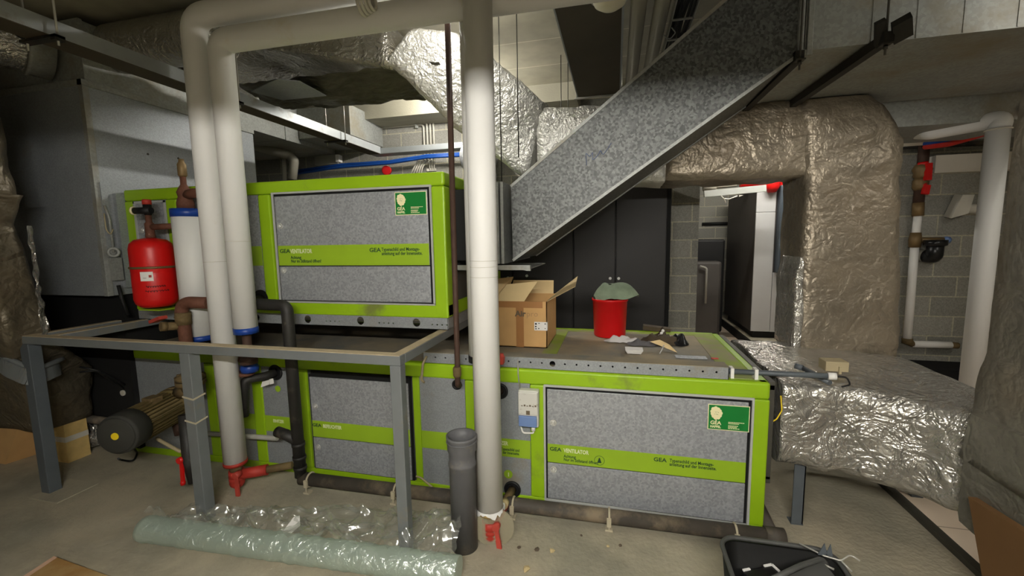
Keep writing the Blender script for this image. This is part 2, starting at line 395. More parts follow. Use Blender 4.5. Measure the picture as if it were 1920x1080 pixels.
def cutholes(o, cutter):
    """drill real holes through a part"""
    bm = cutter.bm; bmesh.ops.recalc_face_normals(bm, faces=bm.faces[:]); bmesh.ops.translate(bm, verts=bm.verts[:], vec=-(root_loc(o.parent) if o.parent else V(o.location)))
    me = bpy.data.meshes.new('cut'); bm.to_mesh(me); bm.free(); c = bpy.data.objects.new('cut', me); col.objects.link(c)
    if o.parent: c.parent = o.parent
    else: c.location = o.location
    md = o.modifiers.new('holes', 'BOOLEAN'); md.operation = 'DIFFERENCE'; md.object = c; md.solver = 'EXACT'
    dg = bpy.context.evaluated_depsgraph_get(); new = bpy.data.meshes.new_from_object(o.evaluated_get(dg))
    o.modifiers.remove(md); o.data = new; bpy.data.objects.remove(c)
def text(s, size, loc, m, parent, name='lettering', xs=1.0, rot=None, ext=.0006, bold=0.0, align='LEFT', spacing=1.0, label=None):
    """raised lettering; by default stands in the XZ plane and faces -Y"""
    cu = bpy.data.curves.new('txt', 'FONT'); cu.body = s; cu.size = size; cu.extrude = ext; cu.offset = bold; cu.align_x = align; cu.space_line = .85; cu.space_character = spacing; cu.resolution_u = 2
    t = bpy.data.objects.new('txt', cu); col.objects.link(t); dg = bpy.context.evaluated_depsgraph_get(); dg.update()
    me = bpy.data.meshes.new_from_object(t.evaluated_get(dg)); bpy.data.objects.remove(t)
    M = (rot if rot is not None else Matrix.Rotation(PI/2, 4, 'X')) @ Matrix.Diagonal((xs, 1, 1, 1))
    mb = MB(); mb.bm.from_mesh(me); bmesh.ops.transform(mb.bm, matrix=Matrix.Translation(V(loc)) @ M, verts=mb.bm.verts[:])
    bpy.data.meshes.remove(me)
    return part(name, mb, m, parent, label)

# ================================================================= the setting
CZ = 3.2
struct('floor', box((-5.2, -2.6, -.1), (1.69, 4.3, 0)), 'concrete_floor', 'dusty bare concrete floor')
fm = MB(); fm.box((1.69, -2.6, -.1), (4.2, 9.2, 0)); fm.box((-5.2, 4.3, -.1), (1.69, 9.2, 0)); struct('floor_tiled', fm, 'floor_tiles', 'beige tiled floor')
struct('trim_1', box((1.655, -2.6, .0), (1.70, 3.5, .03)), 'kerb_steel', 'dark steel edge strip of the concrete floor')
struct('ceiling', box((-5.2, -2.6, CZ), (4.2, 9.2, CZ+.15)), 'ceiling_planks')
struct('wall_back', box((-5.2, 4.95, 0), (.87, 5.15, CZ)), 'grey_blocks')
struct('wall_back_right', box((2.0, 4.95, 0), (4.2, 5.15, CZ)), 'grey_blocks')
struct('wall_lintel', box((.87, 4.95, 2.55), (2.0, 5.15, CZ)), 'grey_blocks')
struct('wall_left', box((-5.35, -2.6, 0), (-5.2, 5.0, CZ)), 'grey_blocks_side')
struct('wall_right', box((4.2, -2.6, 0), (4.35, 9.2, CZ)), 'grey_blocks_side')
struct('wall_front', box((-5.2, -2.75, 0), (4.2, -2.6, CZ)), 'grey_blocks')
struct('wall_boiler_room_back', box((-.2, 8.6, 0), (4.2, 8.75, CZ)), 'grey_blocks')
struct('wall_boiler_room_left', box((-.2, 5.15, 0), (-.05, 8.6, CZ)), 'grey_blocks_side')
struct('trim_2', box((-4.6, 4.55, 3.02), (-.4, 4.95, CZ)), 'ceiling_concrete', 'concrete beam where ceiling meets back wall')

# ================================================================= air handling units
def door(parent, x0, x1, z0, z1, y, bz0, bz1, knobs, trim=True):
    """framed galvanised door set in the green casing: gap, trim, leaf with printed band and cam locks"""
    w = .012
    if trim:
        t = MB()
        t.box((x0-w, y-.012, z1), (x1+w, y+.01, z1+w)); t.box((x0-w, y-.012, z0-w), (x1+w, y+.01, z0)); t.box((x0-w, y-.012, z0), (x0, y+.01, z1)); t.box((x1, y-.012, z0), (x1+w, y+.01, z1))
        part('door_trim', t, 'trim_grey', parent, 'pale grey door trim', bevel=.002)
    part('door_gap', box((x0, y-.001, z0), (x1, y+.02, z1)), 'shadow_gap', parent, 'black gap around the door')
    g = .015
    up_ = part('door', box((x0+g*.6, y-.008, bz0), (x1-g, y+.012, z1-g)), 'galv', parent, 'spangled galvanised upper door leaf', bevel=.002)
    lo_ = part('door', box((x0+g*.6, y-.008, z0+g*.4), (x1-g, y+.012, bz0-.006)), 'galv', parent, 'spangled galvanised lower door leaf', bevel=.002)
    part('band', box((x0+g*.6+.001, y-.0095, bz0+.001), (x1-g-.001, y-.007, bz1)), 'band_green', up_, 'lime green printed band')
    for kx, kz, o in ((x0+.045, knobs[0], up_), (x0+.045, knobs[1], lo_)):
        k = MB(); k.cyl((kx, y-.008, kz), (kx, y-.016, kz), .020); k.cyl((kx, y-.016, kz), (kx, y-.021, kz), .012, r2=.009); k.box((kx-.002, y-.0235, kz-.007), (kx+.002, y-.020, kz+.007))
        part('lock', k, 'chrome', o, 'round chrome cam lock')
    return up_, lo_
def emblem(parent, x0, x1, z0, z1, y):
    """green maker's plate with cream tree, two lines of lettering and an address block"""
    w, h = x1-x0, z1-z0
    e = MB(); e.box((x0-.004, y-.0005, z0-.004), (x1+.004, y+.001, z1+.004)); part('plate_edge', e, 'cream', parent)
    part('emblem_plate', box((x0, y-.0015, z0), (x1, y+.001, z1)), 'label_green', parent, 'green plate with cream tree emblem')
    t = MB(); cx, cz = x0+w*.19, z0+h*.68; rnd = random.Random(3)
    for a in range(11):
        an = a/11*2*PI; rr = h*.185*(1+.12*math.sin(a*5)); t.disc((cx+math.cos(an)*rr*.86, y-.0014, cz+math.sin(an)*rr), (0, -1, 0), h*.078, .0012+.00012*a, 12)
    t.disc((cx, y-.0014, cz+h*.03), (0, -1, 0), h*.19, .0028, 16)
    t.prism([(cx-h*.012, y-.0014, z0+h*.36), (cx+h*.012, y-.0014, z0+h*.36), (cx+h*.02, y-.0014, cz-h*.05), (cx-h*.02, y-.0014, cz-h*.05)], (0, -.0030, 0))
    part('tree_emblem', t, 'cream', parent, 'cream tree emblem')
    b = MB()
    for dx, dz, ln in ((-.035, .05, .045), (.0, .06, .02), (.03, .045, .04), (-.012, -.03, .05), (.02, -.045, .035), (-.045, -.035, .03)):
        b.bar((cx+dx*h*1.6, y-.0044, cz+dz*h), (cx+dx*h*1.6+ln*h, y-.0044, cz+dz*h-ln*h*.6), .0008, h*.011)
    part('tree_branches', b, 'label_green', parent, 'green branch lines of the tree emblem')
    text('GEA', h*.21, (x0+w*.045, y-.0016, z0+h*.20), 'cream', parent, xs=1.0, bold=h*.006)
    text('HAPPEL', h*.135, (x0+w*.045, y-.0016, z0+h*.06), 'cream', parent, xs=.86, bold=h*.006)
    l = MB()
    for k, (zz, ln) in enumerate(((.315, .40), (.26, .27), (.17, .25), (.115, .22), (.06, .29))):
        seg = 5 if k > 1 else 9
        for q in range(seg): l.box((x0+w*.5+q*ln*w/seg, y-.0025, z0+h*zz), (x0+w*.5+(q+.82)*ln*w/seg, y-.0012, z0+h*(zz+.028)))
    part('address_lines', l, 'cream', parent, 'cream lines of small address print')
def inst_text(parent, x0, x1, bz0, bz1, y, title, warn=True, right=True, rx=None):
    h = bz1-bz0; s = h*.30
    text('GEA', s*.92, (x0+.022, y-.010, bz1-h*.36), 'print_dark', parent, xs=1.15, bold=.0006)
    text(title, s*.98, (x0+.105, y-.010, bz1-h*.38), 'print_white', parent, xs=.72, bold=.0008)
    if warn: text('Achtung:\nNur im Stillstand \u00f6ffnen!', s*.72, (x0+.105, y-.010, bz1-h*.66), 'print_dark', parent, xs=.82, bold=.0005)
    if right:
        rx = rx if rx is not None else x0+(x1-x0)*.60
        text('GEA', s*.92, (rx, y-.010, bz1-h*.36), 'print_dark', parent, xs=1.15, bold=.0006)
        text('Typenschild und Montage-\nanleitung auf der Innenseite.', s*.75, (rx+.085, y-.010, bz1-h*.32), 'print_dark', parent, xs=.82, bold=.0005)

# ---- upper unit
UY, UYB, UX0, UX1, UZ0, UZ1 = 2.382, 3.60, -3.49, -.987, 1.130, 2.010
ux = lambda u, v: onY(u, v, UY).x
uz = lambda u, v: onY(u, v, UY).z
up_unit = thing('air_handling_unit', 'upper lime green and galvanised air handling unit standing on the grey steel frame', 'ventilation unit', ((UX0+UX1)/2, UY, UZ0-.074))
part('core', box((UX0+.01, UY+.012, UZ0+.01), (UX1-.012, UYB-.01, UZ1-.01)), 'dark_panel', up_unit, 'dark grey inner casing and end panel')
f = MB(); px = [(UX0, ux(258, 450)), (ux(315, 420), ux(335, 420)), (ux(490, 450), ux(512, 450)), (-1.075+.004, UX1)]
bt, bb = .082, .086
f.box((UX0, UY-.004, UZ1-bt), (UX1, UY+.09, UZ1), bevel=.014, seg=3); f.box((UX1-.09, UY, UZ1-bt), (UX1, UYB, UZ1), bevel=.014, seg=3); f.box((UX0, UYB-.09, UZ1-bt), (UX1, UYB, UZ1), bevel=.01)
f.box((UX0, UY-.004, UZ0), (UX1, UY+.09, UZ0+bb), bevel=.008); f.box((UX1-.09, UY, UZ0), (UX1, UYB, UZ0+bb), bevel=.008)
part('frame_rails', f, 'green', up_unit, 'lime green top and bottom rails'); part('top_panel', box((UX0+.02, UY+.07, UZ1-.03), (UX1-.07, UYB-.07, UZ1-.006)), 'top_dust', up_unit, 'dusty top panel')
for a, b_ in px: part('frame_post', box((a, UY-.005, UZ0+.002), (b_, UY+.085, UZ1-bt-.001), bevel=.010), 'green', up_unit, 'lime green upright')
part('frame_post', box((UX1-.085, UYB-.085, UZ0+.002), (UX1+.001, UYB-.001, UZ1-bt-.001), bevel=.008), 'green', up_unit, 'lime green upright')
UB0, UB1 = uz(525, 498), uz(520, 461)
u1, u2 = door(up_unit, -2.190, -1.080, UZ0+bb+.004, UZ1-bt-.004, UY, UB0, UB1, (uz(528, 424), uz(534, 507)))
emblem(u1, ux(743, 380), ux(800, 380), uz(770, 402), uz(770, 361), UY-.008)
inst_text(u1, -2.190, -1.080, UB0, UB1, UY, 'VENTILATOR', rx=ux(694, 467))
part('panel', box((px[1][1]+.002, UY, UZ0+bb+.002), (px[2][0]-.002, UY+.02, UZ1-bt-.002)), 'galv', up_unit, 'galvanised side panel')
part('panel_band', box((px[1][1]+.003, UY-.002, UB0), (px[2][0]-.003, UY+.001, UB1)), 'band_green', up_unit, 'lime green band on the panel')
part('panel', box((px[0][1]+.002, UY, UZ0+bb+.002), (px[1][0]-.002, UY+.02, UZ1-bt-.002)), 'galv', up_unit, 'narrow galvanised panel')
t = MB(); a, b_ = px[0][1]+.004, px[1][0]-.004; t.box((a, UY-.008, UZ1-bt-.02), (b_, UY, UZ1-bt-.006)); t.box((a, UY-.008, UZ0+bb+.01), (a+.012, UY, UZ1-bt-.006)); t.box((b_-.012, UY-.008, UZ0+bb+.01), (b_, UY, UZ1-bt-.006))
part('panel_trim', t, 'trim_grey', up_unit)
k = MB(); kx, kz = ux(268, 432), uz(268, 432); k.cyl((kx, UY, kz), (kx, UY-.012, kz), .02); k.cyl((kx, UY-.012, kz), (kx, UY-.018, kz), .013); part('lock', k, 'chrome', up_unit, 'round chrome cam lock')
k = MB(); k.cyl((ux(490, 560), UY+.001, uz(490, 560)), (ux(490, 560), UY-.006, uz(490, 560)), .062, 28); part('pipe_grommet', k, 'black', up_unit, 'black rubber pipe grommet')
# base channel with drilled holes
ch = part('base_channel', box((UX0, UY+.005, 1.056), (UX1-.012, UY+.011, UZ0)), 'galv_soft', up_unit, 'galvanised base channel with round holes')
cm = MB()
for u in (480, 576, 675, 780):
    x = ux(u, 602); cm.cyl((x, UY-.05, 1.096), (x, UY+.06, 1.096), .026, 28)
for u0 in (618, 718, 818):
    for q in range(4):
        x = ux(u0, 604)+q*.033-.03; cm.cyl((x, UY-.05, 1.087), (x, UY+.06, 1.087), .005, 10)
cutholes(ch, cm)
c2 = MB(); c2.box((UX0, UY+.005, 1.056), (UX1-.012, UY+.05, 1.060)); c2.box((UX1-.018, UY+.02, 1.056), (UX1-.012, UYB, UZ0)); c2.box((UX0, UYB-.012, 1.056), (UX1-.012, UYB-.006, UZ0)); c2.box((UX0, UY+.02, 1.056), (UX0+.006, UYB, UZ0))
part('base_channel', c2, 'galv_soft', up_unit, 'galvanised base channel along the ends and back')

# ---- lower unit
LY, LYB, LX0, LX1, LZ1 = 2.362, 3.56, -3.66, .785, .845
lx = lambda u, v: onY(u, v, LY).x
lz = lambda u, v: onY(u, v, LY).z
lo_unit = thing('air_handling_unit', 'long lower lime green and galvanised air handling unit standing on the concrete floor', 'ventilation unit', ((LX0+LX1)/2, LY, 0))
part('core', box((LX0+.01, LY+.012, .03), (LX1-.012, LYB-.01, LZ1-.012)), 'dark_panel', lo_unit, 'dark grey inner casing')
tb, bb2 = .092, .052
f = MB(); f.box((LX0, LY-.004, LZ1-tb), (LX1, LY+.055, LZ1), bevel=.014, seg=3); f.box((LX0, LY-.004, .0), (LX1, LY+.07, bb2), bevel=.006)
f.box((LX1-.055, LY, LZ1-tb), (LX1, LYB, LZ1), bevel=.012); f.box((LX0, LYB-.055, LZ1-tb), (LX1, LYB, LZ1), bevel=.012); f.box((LX1-.07, LY, 0), (LX1, LYB, bb2), bevel=.006)
part('frame_rails', f, 'green', lo_unit, 'lime green top and bottom rails')
for n, (u0, u1_, v) in enumerate(((234, 256, 740), (391, 408, 770), (475, 494, 750), (555, 579, 760), (775, 788, 760), (874, 896, 800), (995, 1022, 830), (1412, 1447, 860))):
    a, b_ = lx(u0, v), lx(u1_, v)
    if n == 7: a, b_ = .708, LX1
    part('frame_post', box((a, LY-.005, bb2), (b_, LY+.07, LZ1-tb), bevel=.007), 'green', lo_unit, 'lime green upright')
part('frame_post', box((LX1-.07, LYB-.07, bb2), (LX1, LYB, LZ1-tb), bevel=.007), 'green', lo_unit, 'lime green upright')
LB0, LB1 = lz(1200, 883), lz(1200, 847)
# top plates and cross bars, all dusty
tp = part('top_panel', box((LX0+.055, LY+.05, LZ1-.02), (LX1-.054, LYB-.05, LZ1-.003)), 'top_dust', lo_unit, 'dusty top panel')
gx = onZ(1040, 645, LZ1).x
part('top_bar', box((gx-.05, LY+.05, LZ1-.018), (gx+.05, LYB-.05, LZ1-.0005)), 'green_dusty', lo_unit, 'dusty green cross bar')
part('top_bar', box((LX1-.19, LY+.05, LZ1-.018), (LX1-.05, LYB-.05, LZ1-.0008)), 'green_dusty', lo_unit, 'dusty green top edge')
part('top_bar', box((gx, LYB-.12, LZ1-.018), (LX1-.05, LYB-.05, LZ1-.0011)), 'green_dusty', lo_unit, 'dusty green rear top edge')
def panel(u0, v0, u1_, v1, band=True):
    a, b_ = lx(u0, v0), lx(u1_, v1)
    part('panel', box((a+.001, LY+.001, bb2-.002), (b_-.001, LY+.02, LZ1-tb+.004)), 'galv_soft', lo_unit, 'galvanised front panel')
    if band: part('panel_band', box((a+.002, LY-.001, LB0), (b_-.002, LY+.002, LB1)), 'band_green', lo_unit, 'lime green band on the panel')
panel(256, 740, 391, 770, False); panel(408, 770, 475, 750); panel(494, 750, 555, 760); panel(788, 760, 874, 800); panel(896, 800, 995, 830)
d1, d2 = door(lo_unit, -.388, .700, bb2+.002, LZ1-tb-.004, LY, LB0, LB1, (lz(1037, 791), lz(1038, 878)))
emblem(d1, lx(1328, 780), lx(1403, 785), lz(1365, 805), lz(1365, 760), LY-.008)
inst_text(d1, -.388, .700, LB0, LB1, LY, 'VENTILATOR', rx=lx(1225, 858))
rg = MB(); cx, cz = lx(1124, 862), lz(1124, 862); rg.torus((cx, LY-.0095, cz), (0, 1, 0), .028, .0012, 28, 6); rg.prism([(cx-.012, LY-.0095, cz-.014), (cx+.012, LY-.0095, cz-.014), (cx+.003, LY-.0095, cz+.016), (cx-.003, LY-.0095, cz+.016)], (0, -.001, 0))
part('warning_symbol', rg, 'print_dark', d1, 'faint round warning symbol')
xa, xb = lx(580, 760), lx(772, 760)
e1, e2 = door(lo_unit, xa+.012, xb-.002, bb2+.002, LZ1-tb-.030, LY, LB0, LB1, (lz(587, 760), lz(592, 836)), trim=False)
part('door_gap', box((xa+.03, LY-.002, LZ1-tb-.030), (xb, LY+.012, LZ1-tb-.002)), 'shadow_gap', lo_unit, 'black gap above the door')
inst_text(e1, xa+.0, xb, LB0, LB1, LY, 'BEFEUCHTER', warn=False, right=False)
xz = lx(896, 800)
text('ERHITZER', (LB1-LB0)*.30, (lx(956, 832)-.012, LY-.0012, LB1-(LB1-LB0)*.36), 'print_white', lo_unit, xs=.72, bold=.0008, align='RIGHT')
text('Typenschild und\nauf der Innenseite.', (LB1-LB0)*.22, (lx(974, 840), LY-.0012, LB1-(LB1-LB0)*.66), 'print_dark', lo_unit, xs=.7, bold=.0005, align='RIGHT')
text('ERHITZER', (LB1-LB0)*.28, (lx(512, 783), LY-.0012, LB1-(LB1-LB0)*.40), 'print_white', lo_unit, xs=.62, bold=.0006)
# round sticker, pipe grommets and sealing rings
k = MB(); cx, cz = lx(953, 889), lz(953, 889); k.disc((cx, LY+.001, cz), (0, -1, 0), .027, .003); part('number_sticker', k, 'band_green', lo_unit, 'round green sticker with a one')
text('1', .034, (cx-.006, LY-.003, cz-.012), 'print_white', lo_unit, bold=.001)
for u, v, r in ((938, 733, .048), (961, 917, .052), (857, 721, .028), (517, 698, .055)):
    k = MB(); k.disc((lx(u, v), LY+.002, lz(u, v)), (0, -1, 0), r, .006, 28); k.torus((lx(u, v), LY-.004, lz(u, v)), (0, 1, 0), r*.86, .008); part('pipe_grommet', k, 'black', lo_unit, 'black rubber pipe grommet')
k = MB(); k.disc((lx(521, 729), LY+.001, lz(521, 729)), (0, -1, 0), .022, .003); part('number_sticker', k, 'band_green', lo_unit, 'round green sticker')
# end flange toward the foil duct
k = MB(); k.box((LX1+.001, LY+.03, .3), (LX1+.032, LY+.075, LZ1-.02)); k.box((LX1+.001, LYB-.1, .3), (LX1+.032, LYB-.05, LZ1-.02)); k.box((LX1+.001, LY+.03, LZ1-.05), (LX1+.034, LYB-.05, LZ1-.005)); k.box((LX1+.001, LY+.03, .28), (LX1+.032, LYB-.05, .32))
part('end_flange', k, 'kerb_steel', lo_unit, 'dark steel end flange', bevel=.003)

# ================================================================= steel frame in front
FY = 1.795; rz1, rzh = 1.056, .052
fr = thing('steel_frame', 'grey painted box-section steel frame with dusty rails carrying the upper unit', 'frame', (-2.3, FY, 0))
part('front_rail', box((-3.63, FY, rz1-rzh), (-1.003, FY+.055, rz1-.003), bevel=.004), 'frame_paint', fr, 'grey front rail')
part('rail_dust', box((-3.625, FY+.002, rz1-.004), (-1.008, FY+.053, rz1-.0005)), 'frame_dust', fr, 'layer of beige dust on the rail')
for x in (-1.003, -3.405, -3.575):
    y1 = UYB+.02 if x > -1.1 else 2.66
    part('side_rail', box((x-.055, FY+.055, rz1-rzh), (x, y1, rz1-.003), bevel=.004), 'frame_paint', fr, 'grey side rail')
    part('rail_dust', box((x-.053, FY+.05, rz1-.004), (x-.002, y1-.01, rz1-.0003)), 'frame_dust', fr, 'layer of beige dust on the rail')
part('rear_rail', box((-3.5, UYB-.035, rz1-rzh), (-1.06, UYB+.02, rz1-.003)), 'frame_paint', fr)
for x, m_, w in ((-1.003, 'frame_paint', .058), (onY(354, 668, FY).x, 'frame_paint', .072), (-3.575, 'frame_dark', .075)):
    part('post', box((x-w, FY, 0), (x, FY+w*.9, rz1-rzh), bevel=.004), m_, fr, 'grey square steel post')
for x in (-1.03, -3.2): part('post', box((x-.055, UYB-.035, LZ1 if x < -.5 else 0), (x, UYB+.02, rz1-rzh)), 'frame_paint', fr)
k = MB()
for z in (.60, .74):
    mx_ = onY(354, 668, FY).x
    for (p, q) in (((mx_-.074, FY-.003, z+.012), (mx_+.002, FY-.003, z)), ((mx_+.002, FY-.003, z), (mx_+.002, FY+.07, z+.012))): k.bar(p, q, .004, .009)
part('cable_tie', k, 'clip_beige', fr, 'pale cable ties round the post')
b = MB(); b.box((-3.66, FY-.06, 0), (-3.40, FY+.16, .006)); part('base_plate', b, 'concrete_floor', fr, 'dusty floor plate')
# bent channel at far left
cp = arcpath([onY(-60, 640, 1.80), onY(10, 690, 1.76), onY(60, 712, 1.80), onY(110, 690, 1.98), onY(120, 684, 2.3)], .2, 8)
bm_ = MB()
for i in range(len(cp)-1): bm_.bar(cp[i], cp[i]+(cp[i+1]-cp[i])*1.06, .012, .10)
bm_.tube([p+V((0, .02, .055)) for p in cp], .016, 8)
solo('bent_channel', bm_, 'frame_paint', 'bent grey steel channel beside the left post of the frame', 'steel channel')

# ================================================================= white insulated pipes
def ins_pipe(label, path, r, rad, band=None, top_band=None, seams=(), name='insulated_pipe'):
    p = arcpath(path, rad, 8); base = min(p, key=lambda q: q.z)
    t = thing(name, label, 'pipe', base)
    part('jacket', MB().tube(p, r, 32), 'white_pipe', t, 'white insulation jacket')
    for s in seams:
        q = p[0]; k = MB(); k.torus((q.x, q.y, s), (0, 0, 1), r+.0004, .0012, 32, 6); part('jacket_seam', k, 'dirty_white', t)
    return t, p
AY = 2.10; aB = onY(445, 870, AY); aT = onY(370, 160, AY); zA = 2.915
xA = (aB.x+aT.x)/2; r_ = .0665
pA, _ = ins_pipe('tall white insulated pipe behind the front rail ending in a red band', [(xA, AY, .205), (xA, AY, zA), (1.6, AY+.06, zA)], r_, .11, seams=(1.50, .95))
k = MB(); k.cyl((xA, AY, .185), (xA, AY, .207), r_+.003, 32); part('end_band', k, 'red_valve', pA, 'red end band')
xB = xA+.168; zB = zA-.150
pB, _ = ins_pipe('white insulated pipe right beside the red-banded one, with a blue lower end', [(xB, AY+.01, 1.09), (xB, AY+.01, zB), (1.6, AY+.07, zB)], r_, .075, seams=(1.62,))
k = MB(); k.cyl((xB, AY+.01, 1.055), (xB, AY+.01, 1.092), r_+.003, 32); part('end_band', k, 'blue_band', pB, 'blue end band')
k = MB(); k.tube([(xB, AY+.01, 1.056), (xB, AY+.01, .86)], .026); k.lathe([(.05, 0), (.05, .03), (.028, .05)], (xB, AY+.01, .86)); part('valve_stub', k, 'rust_dark', pB, 'rusty pipe end below the band')
# third pipe with two blue bands
TY = 2.27; tT = onY(352, 400, TY); tx = tT.x; r3 = .094
pC, _ = ins_pipe('wide short white insulated pipe with blue bands at both ends', [(tx, TY, .985), (tx, TY, tT.z+.02)], r3, .1)
k = MB(); k.cyl((tx, TY, tT.z-.025), (tx, TY, tT.z+.028), r3+.003, 36); part('end_band', k, 'blue_band', pC, 'blue top band')
k = MB(); k.cyl((tx, TY, .955), (tx, TY, .99), r3+.003, 36); part('end_band', k, 'blue_band', pC, 'blue bottom band')
tz = tT.z+.028
k = MB(); k.lathe([(.05, 0), (.05, .04), (.038, .08), (.045, .11), (.03, .14), (.018, .16), (.018, .21)], (tx-.01, TY, tz)); k.tube(arcpath([(tx, TY, tz+.09), (tx+.08, TY-.01, tz+.10), (tx+.2, TY-.02, tz+.09)], .04), .032)
part('tee', k, 'rust', pC, 'rusty tee on top'); 
k = MB(); k.lathe([(.018, 0), (.026, .01), (.026, .08), (.016, .1), (.016, .115)], (tx-.01, TY, tz+.21)); part('air_vent', k, 'brass', pC, 'brass air vent')
part('bottom_pipe', MB().tube([(tx, TY, .955), (tx, TY, .87)], .03), 'rust_dark', pC)
# centre pipe
CY = 2.02; c0 = onY(912, 952, CY); r5 = .070; cx0 = (c0.x+onY(904, 60, CY).x)/2
pD, _ = ins_pipe('white insulated pipe nearest the camera, running from ceiling to a torn lower end', [(cx0, CY, .185), (cx0, CY, CZ)], r5, .1, seams=(1.50, 1.47, 1.42))
k = MB()
def torn(u, v):
    a = u*2*PI; d = .035*abs(noise.noise(V((math.cos(a)*2, math.sin(a)*2, 3))))*2+.004
    return V((cx0+math.cos(a)*(r5+.002+.012*v*abs(math.sin(a*2.5))), CY+math.sin(a)*(r5+.002+.012*v*abs(math.sin(a*2.5))), .19-d*v))
k.grid(torn, 40, 3); k.prism([onY(889, 945, CY-.05), onY(892, 958, CY-.06), onY(884, 953, CY-.07)], (0, .002, 0)); part('torn_edge', k, 'white_pipe', pD, 'ragged torn lower edge')
part('insulation_end', MB().lathe([(.06, 0), (.066, .03)], (cx0, CY, .155)), 'insulation_yellow', pD, 'yellow insulation showing at the end')
# short pipe behind the centre one
sx = onY(900, 600, 2.2).x
pE, _ = ins_pipe('white insulated pipe mostly hidden behind the nearest one, dark band at its foot', [(sx, 2.215, .96), (sx, 2.215, CZ)], .072, .1)
k = MB(); k.cyl((sx, 2.215, .925), (sx, 2.215, .962), .075, 32); part('end_band', k, 'black', pE, 'dark end band')
k = MB(); k.tube([(sx, 2.215, .925), (sx, 2.215, .80)], .026); k.tube(arcpath([(sx, 2.215, .80), (sx, 2.24, .73), (lx(938, 733), LY+.01, lz(938, 733))], .05), .026); part('feed_pipe', k, 'rust_dark', pE, 'rusty pipe bending into the unit')
k = MB(); q = onY(944, 672, 2.2); k.bar((sx+.03, 2.2, q.z), (q.x+.005, 2.19, q.z-.006), .03, .04); k.cyl((q.x-.01, 2.19, q.z-.03), (q.x-.01, 2.19, q.z+.03), .014, 12); part('valve_handle', k, 'red_lever', pE, 'red valve handle')

def strainer(name, label, top, to, hx, side=1):
    """rusty ball valve with red body, long red lever and branch pipe"""
    top, to = V(top), V(to); t = thing(name, label, 'valve', (top.x, top.y, 0.02))
    k = MB(); k.cyl(top+V((0, 0, .01)), top-V((0, 0, .06)), .036, 20); part('union', k, 'iron_dusty', t)
    top = top-V((0, 0, .03))
    k = MB(); k.lathe([(.026, -.135), (.040, -.12), (.046, -.10), (.042, -.09), (.046, -.085), (.046, -.07), (.042, -.065), (.046, -.06), (.044, -.02)], top); part('strainer_body', k, 'red_valve', t, 'red ribbed strainer body')
    mid = top-V((0, 0, .055)); v1 = mid+(to-mid)*.55
    part('branch', MB().tube([mid+(to-mid)*.02, v1], .034, 18), 'red_valve', t, 'red painted branch pipe'); part('branch_pipe', MB().tube([v1, to], .024, 18), 'iron_dusty', t, 'dusty brown pipe end')
    h = mid+V((side*.045, -.045, .03)); k = MB(); k.cyl(h+V((0, .03, 0)), h-V((0, .012, 0)), .020, 16); k.bar(h, h+hx*.45, .022, .010, (0, 1, 0)); k.bar(h+hx*.42, h+hx, .026, .012, (0, 1, 0)); k.lathe([(.008, 0), (.015, .01), (.013, .03)], h+hx, hx.normalized(), 14)
    part('lever', k, 'red_lever', t, 'long red lever handle')
    return t
strainer('strainer_valve', 'red valve with hanging lever under the red-banded white pipe', (xA, AY, .19), onY(548, 872, 2.24), V((.012, -.01, -.14)))
strainer('strainer_valve', 'red valve with long lever under the torn nearest white pipe', (cx0, CY, .16), (lx(961, 905), LY-.005, lz(961, 917)), V((.03, -.02, -.155)))
k = MB(); dc = V((cx0+.03, CY-.03, .09)); k.lathe([(.105, -.002), (.107, 0), (.105, .002)], dc, (.25, -1, .05), 40); solo('plastic_disc', k, 'clear_disc', 'clear round plastic disc hanging behind the lower red valve', 'disc')

# ================================================================= expansion vessel
vy = 2.22; vc = onY(282, 450, vy); vx = vc.x; rv = .122; vz0, vz1 = 1.185, onY(282, 447, vy).z
ev = thing('expansion_vessel', 'red expansion vessel with white sticker left of the white pipes', 'expansion vessel', (vx, vy, vz0))
hh = vz1-vz0
part('shell', MB().lathe([(.03, 0), (.09, .006), (.115, .03), (rv, .06), (rv, hh*.50), (rv-.001, hh*.51), (rv, hh*.52), (rv, hh-.07), (rv*.93, hh-.035), (rv*.72, hh-.01), (.03, hh+.004)], (vx, vy, vz0), seg=40), 'red_paint', ev, 'glossy red shell')
part('seam_ring', MB().torus((vx, vy, vz0+hh*.585), (0, 0, 1), rv+.001, .008, 40, 8), 'brass', ev, 'dull brass seam ring')
part('tee', MB().lathe([(.022, 0), (.030, .01), (.026, .03), (.026, .10), (.018, .11), (.018, .155)], (vx+.005, vy, vz1)).tube([(vx, vy, vz1+.075), (tx-.09, TY-.02, vz1+.08)], .020), 'rust', ev, 'rusty pipe tee')
k = MB(); zt = vz1+.155; k.lathe([(.02, 0), (.024, .02), (.024, .07)], (vx+.005, vy, zt)); k.tube([(vx+.05, vy-.01, zt+.03), (vx-.07, vy-.03, zt+.03)], .022); part('safety_valve', k, 'black', ev, 'dark safety valve body')
k = MB(); k.lathe([(.026, 0), (.026, .03), (.02, .034)], (vx+.005, vy, zt+.07)); part('cap', k, 'red_valve', ev, 'red cap')
k = MB(); k.disc((vx-.07, vy-.03, zt+.03), (-1, -.35, 0), .028, .012); k.torus((vx-.083, vy-.034, zt+.03), (1, .35, 0), .018, .006, 20, 8); part('gauge', k, 'cream', ev, 'white round gauge')
def onvessel(a0, a1, z0, z1, off=.0012, n=8):
    def fn(u, v):
        a = a0+(a1-a0)*u; return V((vx+math.cos(a)*(rv+off), vy+math.sin(a)*(rv+off), z0+(z1-z0)*v))
    return MB().grid(fn, n, 2, .0006)
ac = math.atan2(-vy, -vx)
